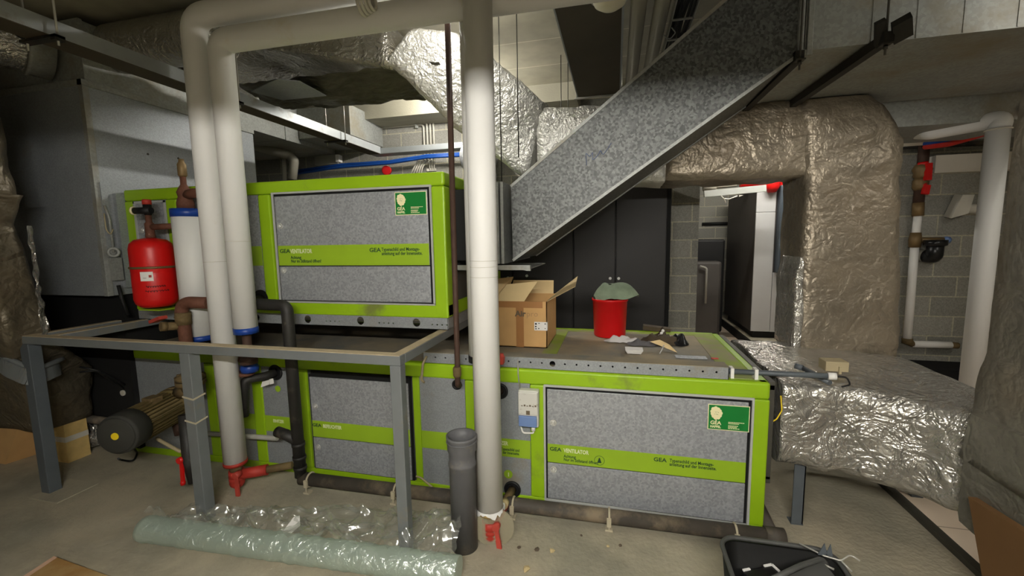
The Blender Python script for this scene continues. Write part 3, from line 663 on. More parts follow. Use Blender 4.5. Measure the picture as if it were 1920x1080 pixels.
part('sticker', onvessel(ac-.62, ac-.05, vz0+hh*.40, vz0+hh*.53), 'paper', ev, 'white sticker')
part('sticker_mark', onvessel(ac-.24, ac-.12, vz0+hh*.45, vz0+hh*.485, .002), 'red_valve', ev); part('sticker_mark', onvessel(ac-.50, ac-.34, vz0+hh*.44, vz0+hh*.445, .002), 'print_grey', ev)
for zz, a, b_ in ((.32, -.4, .45), (.255, -.45, .6)):
    k = MB(); pts = []
    for q in range(46):
        u = q/45; an = ac+a+(b_-a)*u; z = vz0+hh*(zz+.012*math.sin(q*2.3)+.008*math.sin(q*1.1)); pts.append(V((vx+math.cos(an)*(rv+.001), vy+math.sin(an)*(rv+.001), z)))
    k.tube(pts, .0016, 5); part('marker_writing', k, 'print_black', ev, 'black marker scribble')
k = MB(); k.box((vx-.09, vy-.06, vz0-.018), (vx+.1, vy+.2, vz0-.010)); k.box((vx-.03, vy+.12, vz0-.018), (vx+.03, UY-.008, vz0-.002)); part('bracket', k, 'band_green', ev, 'thin green shelf bracket')

# ================================================================= rust pipe, pump, black pipe
rp_ = thing('heating_pipe', 'rusty brown elbow pipe dropping from the white pipes to the pump', 'pipe', (tx-.06, 2.12, .5))
e0 = onY(392, 568, 2.16); e1_ = onY(338, 572, 2.13)
pth = arcpath([e0, V((e1_.x, 2.13, e1_.z+.02)), V((e1_.x+.015, 2.13, 1.07)), V((e1_.x+.02, 2.13, .62))], .08, 9)
part('pipe', MB().tube(pth, .038, 22), 'rust', rp_, 'rusty pipe with wide elbow')
k = MB(); k.cyl((e1_.x+.012, 2.13, 1.09), (e1_.x+.015, 2.13, 1.17), .045, 20); k.torus((e1_.x+.012, 2.13, 1.14), (0, 0, 1), .042, .006); part('coupling', k, 'iron_dusty', rp_, 'dusty brass coupling')
vv = onY(312, 612, 2.05); k = MB(); k.tube([(e1_.x, 2.13, 1.08), vv], .026, 14); k.cyl(vv, vv+(vv-V((e1_.x, 2.13, 1.08))).normalized()*.03, .03, 14); part('drain_cock', k, 'iron_dusty', rp_, 'dusty brass drain cock')
h = onY(298, 600, 2.03); k = MB(); k.bar(h+V((-.05, 0, -.012)), h+V((.05, -.01, .02)), .05, .02); part('drain_handle', k, 'red_lever', rp_, 'faded red drain handle')
k = MB(); fz = onY(330, 708, 2.13).z; fx = e1_.x+.02
k.lathe([(.085, 0), (.085, .022), (.06, .028), (.045, .05)], (fx, 2.13, fz)); k.lathe([(.05, -.08), (.06, -.045), (.085, -.035), (.085, -.008)], (fx, 2.13, fz)); 
for a in range(4): k.cyl((fx+.068*math.cos(a*PI/2+.5), 2.13+.068*math.sin(a*PI/2+.5), fz-.045), (fx+.068*math.cos(a*PI/2+.5), 2.13+.068*math.sin(a*PI/2+.5), fz+.035), .009, 8)
part('flange', k, 'iron_dusty', rp_, 'dusty pair of bolted flanges')
pu = thing('circulation_pump', 'dusty finned electric pump with black end cap and yellow dot', 'pump', (-2.95, 2.1, .2))
p0 = onZ(216, 818, .46); p1 = onZ(322, 762, .46); ax = (p1-p0).normalized(); Lm = (p1-p0).length
part('end_cap', MB().lathe([(.02, 0), (.104, .001), (.108, .003), (.109, .008), (.1095, .012), (.117, .0125), (.122, .016), (.124, .024), (.125, .05), (.125, .125), (.12, .128)], p0, ax, 40), 'motor_cap', pu, 'black fan cover')
fl = MB(); fl.lathe([(.099, .12), (.101, Lm*.93), (.125, Lm*.94), (.127, Lm)], p0, ax, 40)
a1 = ax.cross(V((0, 0, 1))).normalized(); a2 = ax.cross(a1)
for q in range(30):
    an = q/30*2*PI; d = a1*math.cos(an)+a2*math.sin(an); t_ = a1*-math.sin(an)+a2*math.cos(an)
    s = p0+ax*.13+d*.097; e = p0+ax*Lm*.9+d*.097; w = t_*.0035; o_ = d*.024
    fl.hexa([s-w, s+w, e+w, e-w, s-w+o_, s+w+o_, e+w+o_, e-w+o_])
part('motor', fl, 'motor', pu, 'dusty brown finned motor')
k = MB(); k.disc(p0-ax*.0005, -ax, .022, .004); part('centre_mark', k, 'yellow', pu, 'yellow dot')
k = MB(); ctr = p0+ax*Lm; k.lathe([(.10, 0), (.13, .015), (.13, .06), (.09, .08)], ctr, ax, 32); k.tube([ctr+ax*.05+V((.02, 0, .08)), (fx, 2.13, fz-.07)], .045, 18); part('volute', k, 'iron_dusty', pu, 'dusty pump housing')
k = MB(); k.tube([ctr+ax*.03-V((0, 0, .1)), ctr+ax*.03+V((.02, 0, -.22))], .035, 16); part('outlet', k, 'rust_dark', pu)
k = MB(); k.box(p0+ax*.30+V((-.04, -.04, .09)), p0+ax*.30+V((.05, .04, .135)), bevel=.008); part('terminal_box', k, 'iron_dusty', pu, 'dusty terminal box')
s0 = onY(300, 826, 2.0); k = MB(); k.tube(arcpath([s0+V((-.05, .02, .0)), s0, onY(340, 848, 2.0), onY(352, 838, 2.05)], .03), .011, 10)
solo('hose', k, 'cable_beige', 'short pale hose below the pump', 'hose')
cb = MB(); cb.tube(arcpath([onY(222, 860, 1.98), onZ(225, 862, .012), onZ(250, 866, .012), onZ(258, 850, .012), onY(246, 832, 2.05)], .05), .007, 8); solo('pump_cable', cb, 'black', 'black cable looping onto the floor under the pump cap', 'cable')
# valve lever by the middle post
lv = thing('shutoff_valve', 'dark shutoff valve with red lever hanging beside the middle post', 'valve', (-2.72, 2.0, .02))
l0 = onY(340, 862, 1.98); k = MB(); k.cyl(l0+V((0, .02, 0)), l0-V((0, .02, 0)), .02, 14); k.bar(l0, l0+V((.02, -.02, -.13)), .024, .012, (0, 1, 0)); k.lathe([(.009, 0), (.016, .012), (.013, .03)], l0+V((.02, -.02, -.125)), (.1, -.1, -1), 12); part('lever', k, 'red_paint', lv, 'red lever')
k = MB(); k.tube([l0+V((.0, .05, .28)), l0+V((.02, .03, -.01)), l0+V((.05, .03, -.16))], .035, 16); part('body', k, 'black_pipe', lv, 'dark valve body')

bp_ = thing('drain_pipe', 'black vertical pipe with elbow leaving the upper unit front', 'pipe', (-1.98, 2.2, .1))
g0 = V((ux(490, 562), UY-.002, uz(490, 562))); 
pth = arcpath([g0, (g0.x+.005, 2.22, g0.z), (-1.99, 2.20, g0.z-.005), (-1.985, 2.20, .09)], .05, 8)
part('pipe', MB().tube(pth, .036, 22), 'black_pipe', bp_, 'black plastic pipe')
k = MB()
for z in (.14, .21, .30): k.cyl((-1.985, 2.2, z), (-1.985, 2.2, z+.02), .041, 20)
part('socket_rings', k, 'black_pipe', bp_); part('branch', MB().tube([(-1.985, 2.2, .33), (-2.06, 2.19, .37), (-2.14, 2.2, .38)], .034, 16), 'black_pipe', bp_)
hp = MB(); hp.tube([onY(352, 810, 2.24), onY(520, 822, 2.24)], .016, 12); solo('condensate_pipe', hp, 'cable_grey', 'thin grey pipe running level behind the middle post', 'pipe')
# manifold valve by the left grommet
mv = thing('control_valve', 'dark control valve with white tag under the rail beside the black pipe', 'valve', (-2.25, 2.25, .6))
k = MB(); g1 = V((lx(517, 698), LY-.003, lz(517, 698))); k.tube(arcpath([g1, g1+V((-.03, -.06, -.01)), onY(458, 712, 2.2), onY(458, 780, 2.2)], .04), .028, 16); part('body', k, 'black_pipe', mv)
k = MB()
for v_ in (672, 700): q = onY(460, v_, 2.19); k.lathe([(.05, -.012), (.058, 0), (.05, .012)], q)
part('handwheel', k, 'rust', mv, 'rusty discs'); q = onY(468, 688, 2.18); k = MB(); k.lathe([(.05, -.03), (.055, 0), (.04, .03)], q); part('actuator', k, 'blue_band', mv, 'dark blue actuator')
k = MB(); q = onY(500, 722, 2.27); k.prism([q+V((-.05, 0, -.02)), q+V((.02, 0, .005)), q+V((.02, 0, .035)), q+V((-.035, 0, .02))], (0, .002, 0)); k.prism([q+V((.025, 0, .005)), q+V((.06, 0, .015)), q+V((.055, 0, .05)), q+V((.022, 0, .04))], (0, .002, 0)); part('tag', k, 'paper', mv, 'white paper tag')

# floor pipe
fp = thing('condensate_pipe', 'dusty dark drain pipe lying along the foot of the lower unit', 'pipe', (-.5, 2.25, 0))
f0, f1, f2 = V((-1.985, 2.20, .075)), V((-.6, 2.245, .062)), V((.85, 2.285, .05))
part('pipe', MB().tube([f0, f1, f2], .040, 22), 'floor_pipe', fp, 'dusty plastic pipe')
k = MB(); k.cyl(f2-V((.08, 0, 0)), f2+V((.01, 0, 0)), .047, 22); k.tube([f2-V((.04, 0, 0)), (.82, 2.62, .06)], .03, 16); part('end_tee', k, 'floor_pipe', fp, 'end tee with side branch')
for u, v in ((590, 895), (747, 925), (1142, 978), (1382, 1004), (963, 955)):
    x = onY(u, v, 2.24).x; t_ = (x-f0.x)/(f2.x-f0.x); c = f0.lerp(f2, t_); k = MB(); k.torus(c, (1, .03, 0), .043, .006, 24, 8); k.box(c+V((-.012, -.052, -.03)), c+V((.012, -.040, .018))); k.box(c+V((-.02, -.05, -c.z+.0)), c+V((.02, -.01, -c.z+.012))); k.cyl(c+V((0, -.045, -.03)), c+V((0, -.045, -c.z)), .004, 8)
    part('pipe_clip', k, 'clip_beige', fp, 'beige pipe clip')
k = MB(); k.cyl((lx(962, 958), 2.19, .11), (lx(962, 958), 2.15, .11), .022, 16); part('end_cap', k, 'debris_light', fp, 'pale round cap')

dp = thing('downpipe', 'thin rusty brown pipe hanging from the ceiling pipes to the lower unit', 'pipe', (-.885, 2.25, .78))
dz = onY(858, 715, 2.25)
pth = arcpath([onY(839, 40, 2.25), onY(858, 690, 2.25), onY(858, 722, 2.25), (lx(862, 722), LY-.004, lz(862, 722))], .03, 6)
part('pipe', MB().tube(pth, .016, 16), 'rust_dark', dp, 'dark rusty pipe'); k = MB(); k.lathe([(.02, 0), (.024, .01), (.024, .05), (.02, .06)], onY(857, 694, 2.25)-V((0, 0, .04))); part('coupling', k, 'iron_dusty', dp, 'greenish coupling')

# ================================================================= galvanised duct with slanted run
SY, SYB = 2.50, 3.26
sl0, sl1 = onY(962, 488, SY), onY(958, 350, SY)           # lower end: bottom, top
su0 = onY(1508, 95, SY)                                   # elbow bottom
HX0 = su0.x; HZ0 = su0.z; HZ1 = 3.08; HX1 = 2.62; HYB = 3.60
def line_at(p, d, x): return p + d*((x-p.x)/d.x)
db = (su0-sl0); dt = (onY(1360, 0, SY)-sl1)
xt = (HZ1-sl1.z)/dt.z*dt.x+sl1.x; xt = min(xt, HX0-.02)
du = thing('ventilation_duct', 'long slanting galvanised duct rising from the upper unit to top right', 'duct', (sl0.x, SY, sl0.z))
zt_el = line_at(sl1, dt, HX0).z
zt_el = min(zt_el, HZ1)
k = MB(); k.hexa([(sl0.x, SY, sl0.z), (HX0, SY, HZ0), (HX0, SYB, HZ0), (sl0.x, SYB, sl0.z), (sl1.x, SY, sl1.z), (HX0-.03, SY, line_at(sl1, dt, HX0-.03).z), (HX0-.03, SYB, line_at(sl1, dt, HX0-.03).z), (sl1.x, SYB, sl1.z)])
part('slanted_section', k, 'galv_spangle', du, 'spangled slanting section')
k = MB(); o = V((0, -.004, 0)); 
for (p, q) in ((sl0, su0), (sl1, line_at(sl1, dt, HX0-.03))): k.bar(V((p.x, SY-.002, p.z)), V((q.x, SY-.002, q.z)), .012, .016); k.bar(V((p.x, SYB, p.z)), V((q.x, SYB, q.z)), .012, .016)
part('fold_seam', k, 'galv_dusty', du, 'folded edge seams')
k = MB(); k.box((HX0, SY, HZ0), (HX1, HYB, HZ1)); part('level_section', k, 'galv_dusty', du, 'level section under the ceiling')
k = MB(); k.box((HX0-.035, SY-.022, HZ0-.03), (HX0-.012, SY+.02, HZ1+.02)); k.box((HX0+.004, SY-.022, HZ0-.03), (HX0+.028, SY+.02, HZ1+.02)); k.box((HX0-.03, SY-.02, HZ0-.03), (HX0+.025, SYB, HZ0-.002)); part('joint_flange', k, 'galv_dusty', du, 'joint flange of two strips', bevel=.002)
k = MB()
for x in (1.18, 1.36, 1.54, 1.74): k.box((x, SY-.002, HZ0+.004), (x+.006, SY, HZ1))
part('sheet_bead', k, 'galv_dusty', du)
k = MB(); k.box((-.70, SY-.02, sl0.z-.02), (-.685, SYB+.02, sl1.z+.03)); k.box((-.672, SY-.02, sl0.z-.02), (-.655, SYB+.02, sl1.z+.03)); part('outlet_flange', k, 'galv_dusty', du, 'double outlet flange'); 
k = MB(); k.box((UX1-.002, SY+.02, sl0.z+.0), (-.66, SYB-.0, sl1.z)); part('outlet_stub', k, 'black', du, 'dark flexible connector')
k = MB(); k.box((-.99, SY, sl0.z-.065), (-.50, SY+.035, sl0.z-.03)); k.box((-.99, SY, sl0.z-.065), (-.53, SYB, sl0.z-.06)); part('support_bracket', k, 'galv_dusty', du, 'support angle below the outlet')
k = MB(); pts = [(1100, 310), (1098, 285), (1106, 295), (1112, 283), (1110, 303), (1122, 290), (1126, 280), (1130, 292), (1140, 278), (1146, 268)]
k.tube(arcpath([onY(u, v, SY-.003) for u, v in pts], .01, 4), .0017, 6); part('marker_scribble', k, 'marker_blue', du, 'faint blue marker scribble')
# struts carrying it
def strut(label, u0, v0, u1_, v1, rods):
    z = HZ0-.03; p, q = onZ(u0, v0, z), onZ(u1_, v1, z); t = thing('duct_support', label, 'support', p)
    part('strut', MB().bar(p, q, .04, .045), 'dark_strut', t, 'dark steel channel')
    for r in rods:
        c = p.lerp(q, r); k = MB(); k.cyl(c-V((0, 0, .07)), (c.x, c.y, CZ), .005, 8); part('threaded_rod', k, 'rod', t)
        k = MB(); k.box(c+V((-.02, -.02, -.028)), c+V((.02, .02, -.022))); k.cyl(c-V((0, 0, .03)), c-V((0, 0, .045)), .01, 6); part('nut', k, 'rod', t)
    return t
strut('dark steel channel crossing under the level galvanised duct, hung on rods', 1668, 68, 1462, 212, (.02,))
strut('dark steel channel under the elbow of the slanting duct', 1500, 103, 1385, 215, (.0,))
k = MB(); q = onZ(1672, 75, HZ0-.03); k.prism([q+V((-.03, -.06, .03)), q+V((.02, -.10, .05)), q+V((.05, -.06, -.01)), q+V((.0, -.02, -.03))], (0, .02, .03)); k.prism([q+V((-.08, -.03, .06)), q+V((-.05, -.05, .07)), q+V((-.02, -.01, -.02)), q+V((-.06, .0, -.03))], (.0, .02, .02)); solo('channel_bracket', k, 'dark_strut', 'dark torn end bracket at the front tip of the channel under the duct', 'bracket')
zq = onY(1690, 238, 3.64).z; k = MB(); k.box((1.45, 3.64, zq), (3.3, 4.3, HZ0+.1)); solo('duct', k, 'galv_dusty', 'dim galvanised duct behind and below the level run at right', 'duct')

# ================================================================= foil wrapped ducts
fo = thing('insulated_duct', 'foil wrapped duct running along the ceiling, sloping down behind the galvanised duct', 'insulated duct', (-.5, 3.3, 2.0))
def ringx(x, y0, y1, z0, z1, zs=None): return [(x, y0, z0), (x, y1, z0), (x, y1, z1), (x, y0, z1)]
def ringz(z, x0, x1, y0, y1): return [(x0, y0, z), (x1, y0, z), (x1, y1, z), (x0, y1, z)]
# overhead section
a_ = onY(470, 85, 2.90); b_ = onY(716, 122, 2.92)
ov = [ringx(-3.46, 2.9, 3.5, 2.93, 3.17), ringx(a_.x, 2.9, 3.5, a_.z-.02, 3.18), ringx(b_.x+.05, 2.94, 3.55, b_.z, b_.z+.30)]
part('overhead_section', MB().loft(ov, 8, 18, .016, 5, .12, 1, amp2=.006), 'foil', fo, 'crumpled foil wrapped section under the ceiling')
# diagonal section
dg_ = []
for (ut, vt, ub, vb, Y) in ((775, 50, 722, 118, 2.93), (850, 56, 752, 140, 2.98), (940, 122, 846, 234, 3.16), (1020, 190, 988, 338, 3.34)):
    t_, b2_ = onY(ut, vt, Y), onY(ub, vb, Y); dg_.append([b2_, b2_+V((.03, .5, 0)), t_+V((.03, .5, 0)), t_])
part('diagonal_section', MB().loft(dg_, 9, 12, .014, 7, .12, 2, amp2=.008), 'foil_bright', fo, 'bright crinkled foil on the sloping section')
# sagging insulation beneath
def sag(u, v):
    p = V((-3.05+u*1.80, 3.0+v*.62, 0))
    z = 2.915-.10*math.sin(PI*min(1, v*1.1))*(.4+.6*math.sin(PI*u))-.03*v-.03*u + .035*noise.noise(V((u*6, v*7, 1))) + .022*noise.noise(V((u*20, v*15, 5)))
    return V((p.x+.04*noise.noise(V((u*4, v*6, 9))), p.y, z))
k = MB(); pz = 2.80; k.prism([onZ(u, v, pz) for u, v in ((470, 172), (520, 149), (562, 153), (612, 180), (530, 188))], (0, 0, .006)); part('bare_sheet', k, 'galv_soft', fo, 'bare grey sheet under the torn wrap')
part('sagging_wrap', MB().grid(sag, 54, 26, .004), 'insulation', fo, 'torn dusty wrap sagging below the duct')
# level section, corner and riser
fz0, fz1 = 2.00, 2.56
lv_ = [ringx(-.60, 3.34, 3.84, 2.07, 2.62), ringx(.35, 3.34, 3.84, 2.01, 2.56), ringx(1.15, 3.33, 3.80, 2.0, 2.5), ringx(1.30, 3.33, 3.78, 2.0, 2.48)]
part('level_section', MB().loft(lv_[:2], 8, 16, .016, 6, .12, 3, amp2=.008), 'foil_bright', fo, 'bright foil on the level section')
part('level_section', MB().loft(lv_[1:], 8, 14, .016, 6, .12, 3, amp2=.006), 'foil_dusty', fo, 'dusty brown foil on the level section')
rs = [ringz(.76, 1.27, 1.87, 3.31, 3.72), ringz(1.0, 1.25, 1.86, 3.31, 3.72), ringz(1.9, 1.25, 1.80, 3.31, 3.74), ringz(2.2, 1.22, 1.80, 3.31, 3.76), ringz(2.42, 1.20, 1.68, 3.31, 3.76), ringz(2.5, 1.20, 1.60, 3.33, 3.74)]
part('riser', MB().loft(rs, 9, 9, .016, 6, .14, 4, amp2=.006), 'foil_dusty', fo, 'dusty brown foil wrapped vertical section')
k = MB(); k.loft([ringz(.80, 1.205, 1.262, 3.25, 3.62), ringz(1.3, 1.20, 1.262, 3.27, 3.62), ringz(1.45, 1.235, 1.262, 3.3, 3.62)], 6, 10, .02, 9, .1, 8); part('foil_patch', k, 'foil', fo, 'loose brighter foil at the foot of the vertical section')

f2_ = thing('insulated_duct', 'large foil wrapped duct leaving the lower unit, rising at the right photo edge', 'insulated duct', (1.6, 2.4, .3))
lw = [ringx(.86, 2.42, 3.46, .37, .825), ringx(1.15, 2.42, 3.45, .36, .83), ringx(1.42, 2.30, 3.44, .33, .80), ringx(1.56, 2.14, 3.4, .34, .80), ringx(1.80, 2.0, 3.3, .34, .80)]
part('level_section', MB().loft(lw, 12, 12, .022, 5, .12, 6, amp2=.012), 'foil', f2_, 'crumpled foil wrapped level section')
ne = [ringx(1.475, 1.15, 2.14, .34, .84), ringx(1.58, 1.05, 2.22, .34, .92), ringx(1.86, 1.0, 2.26, .34, .95)]
part('elbow', MB().loft(ne, 12, 8, .02, 5, .15, 7, amp2=.008), 'foil_dark', f2_, 'dusty foil wrapped elbow')
co = [ringz(.62, 1.475, 1.9, 1.0, 2.20), ringz(.95, 1.495, 1.9, 1.0, 2.18), ringz(1.3, 1.50, 1.9, 1.0, 2.16), ringz(2.3, 1.515, 1.9, 1.0, 2.15), ringz(3.19, 1.52, 1.9, 1.0, 2.15)]
part('rising_section', MB().loft(co, 12, 9, .014, 4, .1, 9, amp2=.006), 'foil_dark', f2_, 'dark dusty foil wrapped rising section')
# legs below
for (x, y, lab) in ((.995, 2.52, 'dark angle steel leg'), (1.80, 2.95, 'short dark steel leg')):
    k = MB(); k.box((x-.028, y-.028, 0), (x+.028, y-.022, .40)); k.box((x+.022, y-.028, 0), (x+.028, y+.028, .40)); k.box((x-.03, y-.03, 0), (x+.03, y+.03, .006)); part('leg', k, 'frame_dark', f2_, lab)
k = MB(); q0 = onY(1855, 1078, 1.96); 
k.hexa([(1.47, 1.10, 0), (1.50, 1.10, 0), (1.545, 1.99, 0), (1.515, 1.99, 0), (1.40, 1.10, .60), (1.43, 1.10, .60), (1.475, 2.06, .50), (1.445, 2.06, .50)])
solo('board', k, 'brown_board', 'brown board leaning under the foil duct at the lower right edge', 'board')

# left hand foil duct
lf = thing('insulated_duct', 'dusty foil wrapped duct rising along the left edge of the photo', 'insulated duct', (-4.0, 1.8, .9))
part('upper_section', MB().loft([ringz(1.9, -4.6, -3.60, 1.3, 1.88), ringz(2.3, -4.6, -3.63, 1.3, 1.88), ringz(2.62, -4.6, -3.80, 1.3, 1.9), ringz(2.72, -4.6, -3.95, 1.35, 1.85)], 9, 10, .02, 5, .12, 11, amp2=.01), 'foil_brown', lf, 'dusty upper section')
part('lower_section', MB().loft([ringz(.30, -4.6, -3.95, 1.98, 2.3), ringz(.70, -4.6, -3.85, 1.9, 2.3), ringz(1.0, -4.6, -3.62, 1.72, 1.95), ringz(1.5, -4.6, -3.60, 1.66, 1.88), ringz(1.75, -4.6, -3.63, 1.6, 1.86), ringz(1.93, -4.6, -3.60, 1.5, 1.9)], 9, 9, .022, 5, .12, 12, amp2=.01), 'foil_brown', lf, 'dull brown foil lower section')
k = MB(); k.grid(lambda u, v: V((-3.55-.05*v+.02*noise.noise(V((u*9, v*5, 3))), 1.86+.03*v+.02*noise.noise(V((u*11, v*3, 1)))+.02*math.sin(v*PI), 1.02+u*.72)), 40, 8, .003); part('torn_edge', k, 'foil', lf, 'shiny torn foil edge')

# ================================================================= plenum at left and ducts above
PX, PY = -3.515, 2.225
pl = thing('plenum', 'big galvanised sheet plenum box at the left end of the upper unit', 'plenum', (-3.8, PY, 1.25))
k = MB(); k.box((-4.7, PY, 1.25), (PX, 3.62, 2.70)); part('box', k, 'galv_soft', pl, 'grey galvanised box', bevel=.004)
k = MB(); k.box((PX-.03, PY-.008, 1.25), (PX+.008, PY+.03, 2.70)); k.box((-4.7, PY-.012, 2.69), (PX+.012, PY+.03, 2.73)); k.box((PX-.03, PY-.012, 2.69), (PX+.014, 3.62, 2.73)); part('edge_trim', k, 'galv_dusty', pl, 'folded corner trim', bevel=.002)
k = MB(); k.box((PX, PY+.02, 1.56), (PX+.02, PY+.06, 2.05)); k.box((PX, PY+.10, 1.3), (PX+.03, UY, 1.98)); part('connection_frame', k, 'galv_soft', pl, 'connection frame to the unit')
k = MB(); k.box((-4.7, PY+.02, 2.73), (PX+.002, 4.9, 3.12)); part('upper_duct', k, 'galv_dusty', pl, 'duct running back above the plenum', bevel=.003)
for y in (PY+.012, 3.2, 4.05): part('duct_flange', box((-4.71, y, 2.725), (PX+.01, y+.025, 3.125)), 'galv_dusty', pl)
k = MB()
for (u, v) in ((277, 289), (334, 297)): q = onX(u, v, PX); k.disc(q, (1, 0, 0), .008, .004)
part('screw', k, 'rod', pl)
part('shade_block', box((-4.7, PY+.10, .05), (PX-.03, 3.6, 1.248)), 'shadow_gap', pl, 'black block added for the shade below the box')  # added black block: shade under the plenum, hides the lit wall
k = MB(); q = onX(213, 473, PX+.04); k.torus(q, (1, -.4, 0), .028, .011, 20, 8); k.cyl(q-V((.06, 0, 0)), q, .016, 12); k.tube([onX(196, 385, PX+.03), onX(205, 410, PX+.03), q], .008, 8); k.box(q+V((-.05, -.02, -.20)), q+V((.01, .04, -.04))); part('damper_drive', k, 'galv_dusty', pl, 'damper drive with ring lever')
k = MB(); k.tube(arcpath([onX(195, 400, PX+.05), onX(199, 430, PX+.06), onX(207, 441, PX+.06), onX(212, 430, PX+.05)], .02, 5), .004, 6); part('wire', k, 'cable_beige', pl, 'thin yellow wire')
k = MB(); k.tube(arcpath([onX(222, 535, PX+.05), onX(230, 565, PX+.05), onX(240, 592, PX+.07)], .05), .012, 8); solo('drive_cable', k, 'black', 'black cable dropping beside the plenum damper drive', 'cable')
cdir = V((-.35, -1, .08)).normalized(); cc = onY(88, 92, PY)
fx_ = thing('flexible_duct', 'round foil duct with collar at upper left leaving the plenum front', 'flexible duct', cc)
part('collar', MB().lathe([(.165, 0), (.165, .10), (.172, .105), (.172, .12), (.165, .125)], V((cc.x, PY+.02, 2.92)), cdir, 40), 'galv_dusty', fx_, 'round sheet collar')
k = MB(); prof = []
for q in range(40): prof.append((.155+.012*noise.noise(V((q*.4, 1, 2)))+(.006 if q % 2 else 0), .12+q*.022))
k.lathe(prof, V((cc.x, PY+.02, 2.92)), cdir, 36); part('foil_hose', k, 'foil', fx_, 'wrinkled foil hose')
k = MB(); q = onY(48, 66, 1.95); k.disc(q, (.6, -.8, 0), .035, .05); part('spigot', k, 'black', fx_, 'small dark spigot hole')
rf = thing('round_foil_duct', 'round shiny foil duct under the ceiling left of the white pipe elbows', 'round duct', (-3.1, 2.47, 2.85))
k = MB(); prof = [(.160+.005*noise.noise(V((q*.7, 0, 0))), q*.03) for q in range(31)]; k.lathe(prof, (-3.50, 2.47, 3.015), (1, 0, 0), 40); part('hose', k, 'foil', rf)
k = MB(); k.torus((-2.62, 2.47, 3.015), (1, 0, 0), .165, .01, 36, 8); part('end_tape', k, 'foil_bright', rf, 'bright foil tape')

# ================================================================= cable trays and ceiling services
TX, TZ = -2.60, 2.60
ct = thing('cable_tray', 'long steel cable tray running back under the ceiling and bending along the back wall', 'cable tray', (TX, 1.5, TZ))
k = MB(); k.box((TX-.005, -.6, TZ), (TX, 4.45, TZ+.075)); k.box((TX-.145, -.6, TZ), (TX-.14, 4.45, TZ+.075)); part('side_wall', k, 'tray_metal', ct, 'galvanised side walls')
part('bottom', box((TX-.145, -.6, TZ-.004), (TX, 4.45, TZ)), 'tray_dark', ct, 'dark underside')
k = MB(); k.box((TX-.14, 4.45, TZ-.002), (-.9, 4.60, TZ+.002)); k.box((TX-.0, 4.445, TZ), (-.9, 4.45, TZ+.06)); k.box((TX-.14, 4.6, TZ), (-.9, 4.605, TZ+.06)); k.box((TX-.145, 4.45, TZ), (TX-.14, 4.6, TZ+.06)); part('branch', k, 'tray_metal', ct, 'tray branch along the back wall')
k = MB()
for i in range(5):
    xx = TX-.03-i*.02; k.tube([(xx, -.6, TZ+.05+.012*(i % 2)), (xx, 1.4, TZ+.045), (xx, 4.4, TZ+.05)], .009, 8)
part('cables', k, 'cable_grey', ct, 'grey cables lying in the tray')
for y in (1.55, 2.55, 3.75):
    k = MB(); k.box((TX-.19, y-.02, TZ-.018), (TX+.05, y+.02, TZ-.006)); k.box((TX+.02, y-.02, TZ-.03), (TX+.05, y+.02, TZ-.006)); part('bracket', k, 'dark_strut', ct, 'dark cross bracket')
    for xx in (TX+.035, TX-.17):
        k = MB(); k.cyl((xx, y, TZ-.05), (xx, y, CZ), .005, 8); part('threaded_rod', k, 'rod_light', ct, 'light threaded rod')
wt = thing('cable_trunking', 'wide flat closed tray under the ceiling beside the round lamp', 'cable trunking', (-.17, 3.5, 2.95))
part('underside', box((-.365, 2.20, 2.952), (.025, 4.32, 2.958)), 'tray_dark', wt, 'brown underside')
k = MB(); k.box((-.372, 2.20, 2.95), (-.362, 4.32, 3.02)); k.box((.022, 2.20, 2.95), (.036, 4.32, 3.02)); part('side_wall', k, 'tray_metal', wt, 'pale side walls')
for y in (2.3, 4.28):
    k = MB(); 
    for x in (-.38, .045): k.cyl((x, y, 2.94), (x, y, CZ), .005, 8)
    k.box((-.40, y-.015, 2.935), (.06, y+.015, 2.948)); part('hanger', k, 'rod_light', wt)
bl = thing('bulkhead_lamp', 'round white bulkhead lamp below the wide ceiling tray', 'lamp', (-.045, 2.60, 2.93))
lc = V((-.045, 2.60, 2.952)); part('glass', MB().lathe([(.01, -.075), (.05, -.068), (.085, -.045), (.10, -.012), (.10, 0)], lc, seg=32), 'lamp_glass', bl, 'white glass dome')
k = MB(); k.torus(lc+V((0, 0, -.008)), (0, 0, 1), .104, .008, 36, 8); part('rim', k, 'trim_grey', bl)
for x, lab in ((.12, 'grey ceiling pipe next to the wide tray'), (.255, 'grey ceiling pipe between its twin and the cable ladder')):
    k = MB(); k.cyl((x, 1.2, 2.99), (x, 4.94, 2.97), .048, 20); solo('ceiling_pipe', k, 'old_pipe', lab, 'pipe')
cl_ = thing('cable_ladder', 'cable ladder with dark cable bundle beside the slanting duct', 'cable ladder', (.39, 3, 2.95))
k = MB(); k.box((.325, 1.2, 2.95), (.333, 4.9, 3.01)); k.box((.452, 1.2, 2.95), (.460, 4.9, 3.01)); 
for q in range(13): k.box((.325, 1.3+q*.28, 2.95), (.46, 1.32+q*.28, 2.956))
part('rails', k, 'rod_light', cl_, 'pale rails and rungs')
k = MB()
for i in range(6):
    x = .348+i*.019; k.tube([(x+.006*math.sin(y*3+i), 1.2+y*.37, 2.972+.01*((i+y) % 3)) for y in range(11)], .010, 8)
part('cable_bundle', k, 'black', cl_, 'dark cable bundle')
k = MB(); q = onZ(1258, 62, 2.93); k.tube(arcpath([q+V((-.05, 0, -.005)), q+V((.0, .05, -.02)), q+V((.03, 0, 0)), q+V((.0, -.03, .02))], .02), .004, 6); part('cable_tie', k, 'rod_light', cl_, 'loose pale tie')
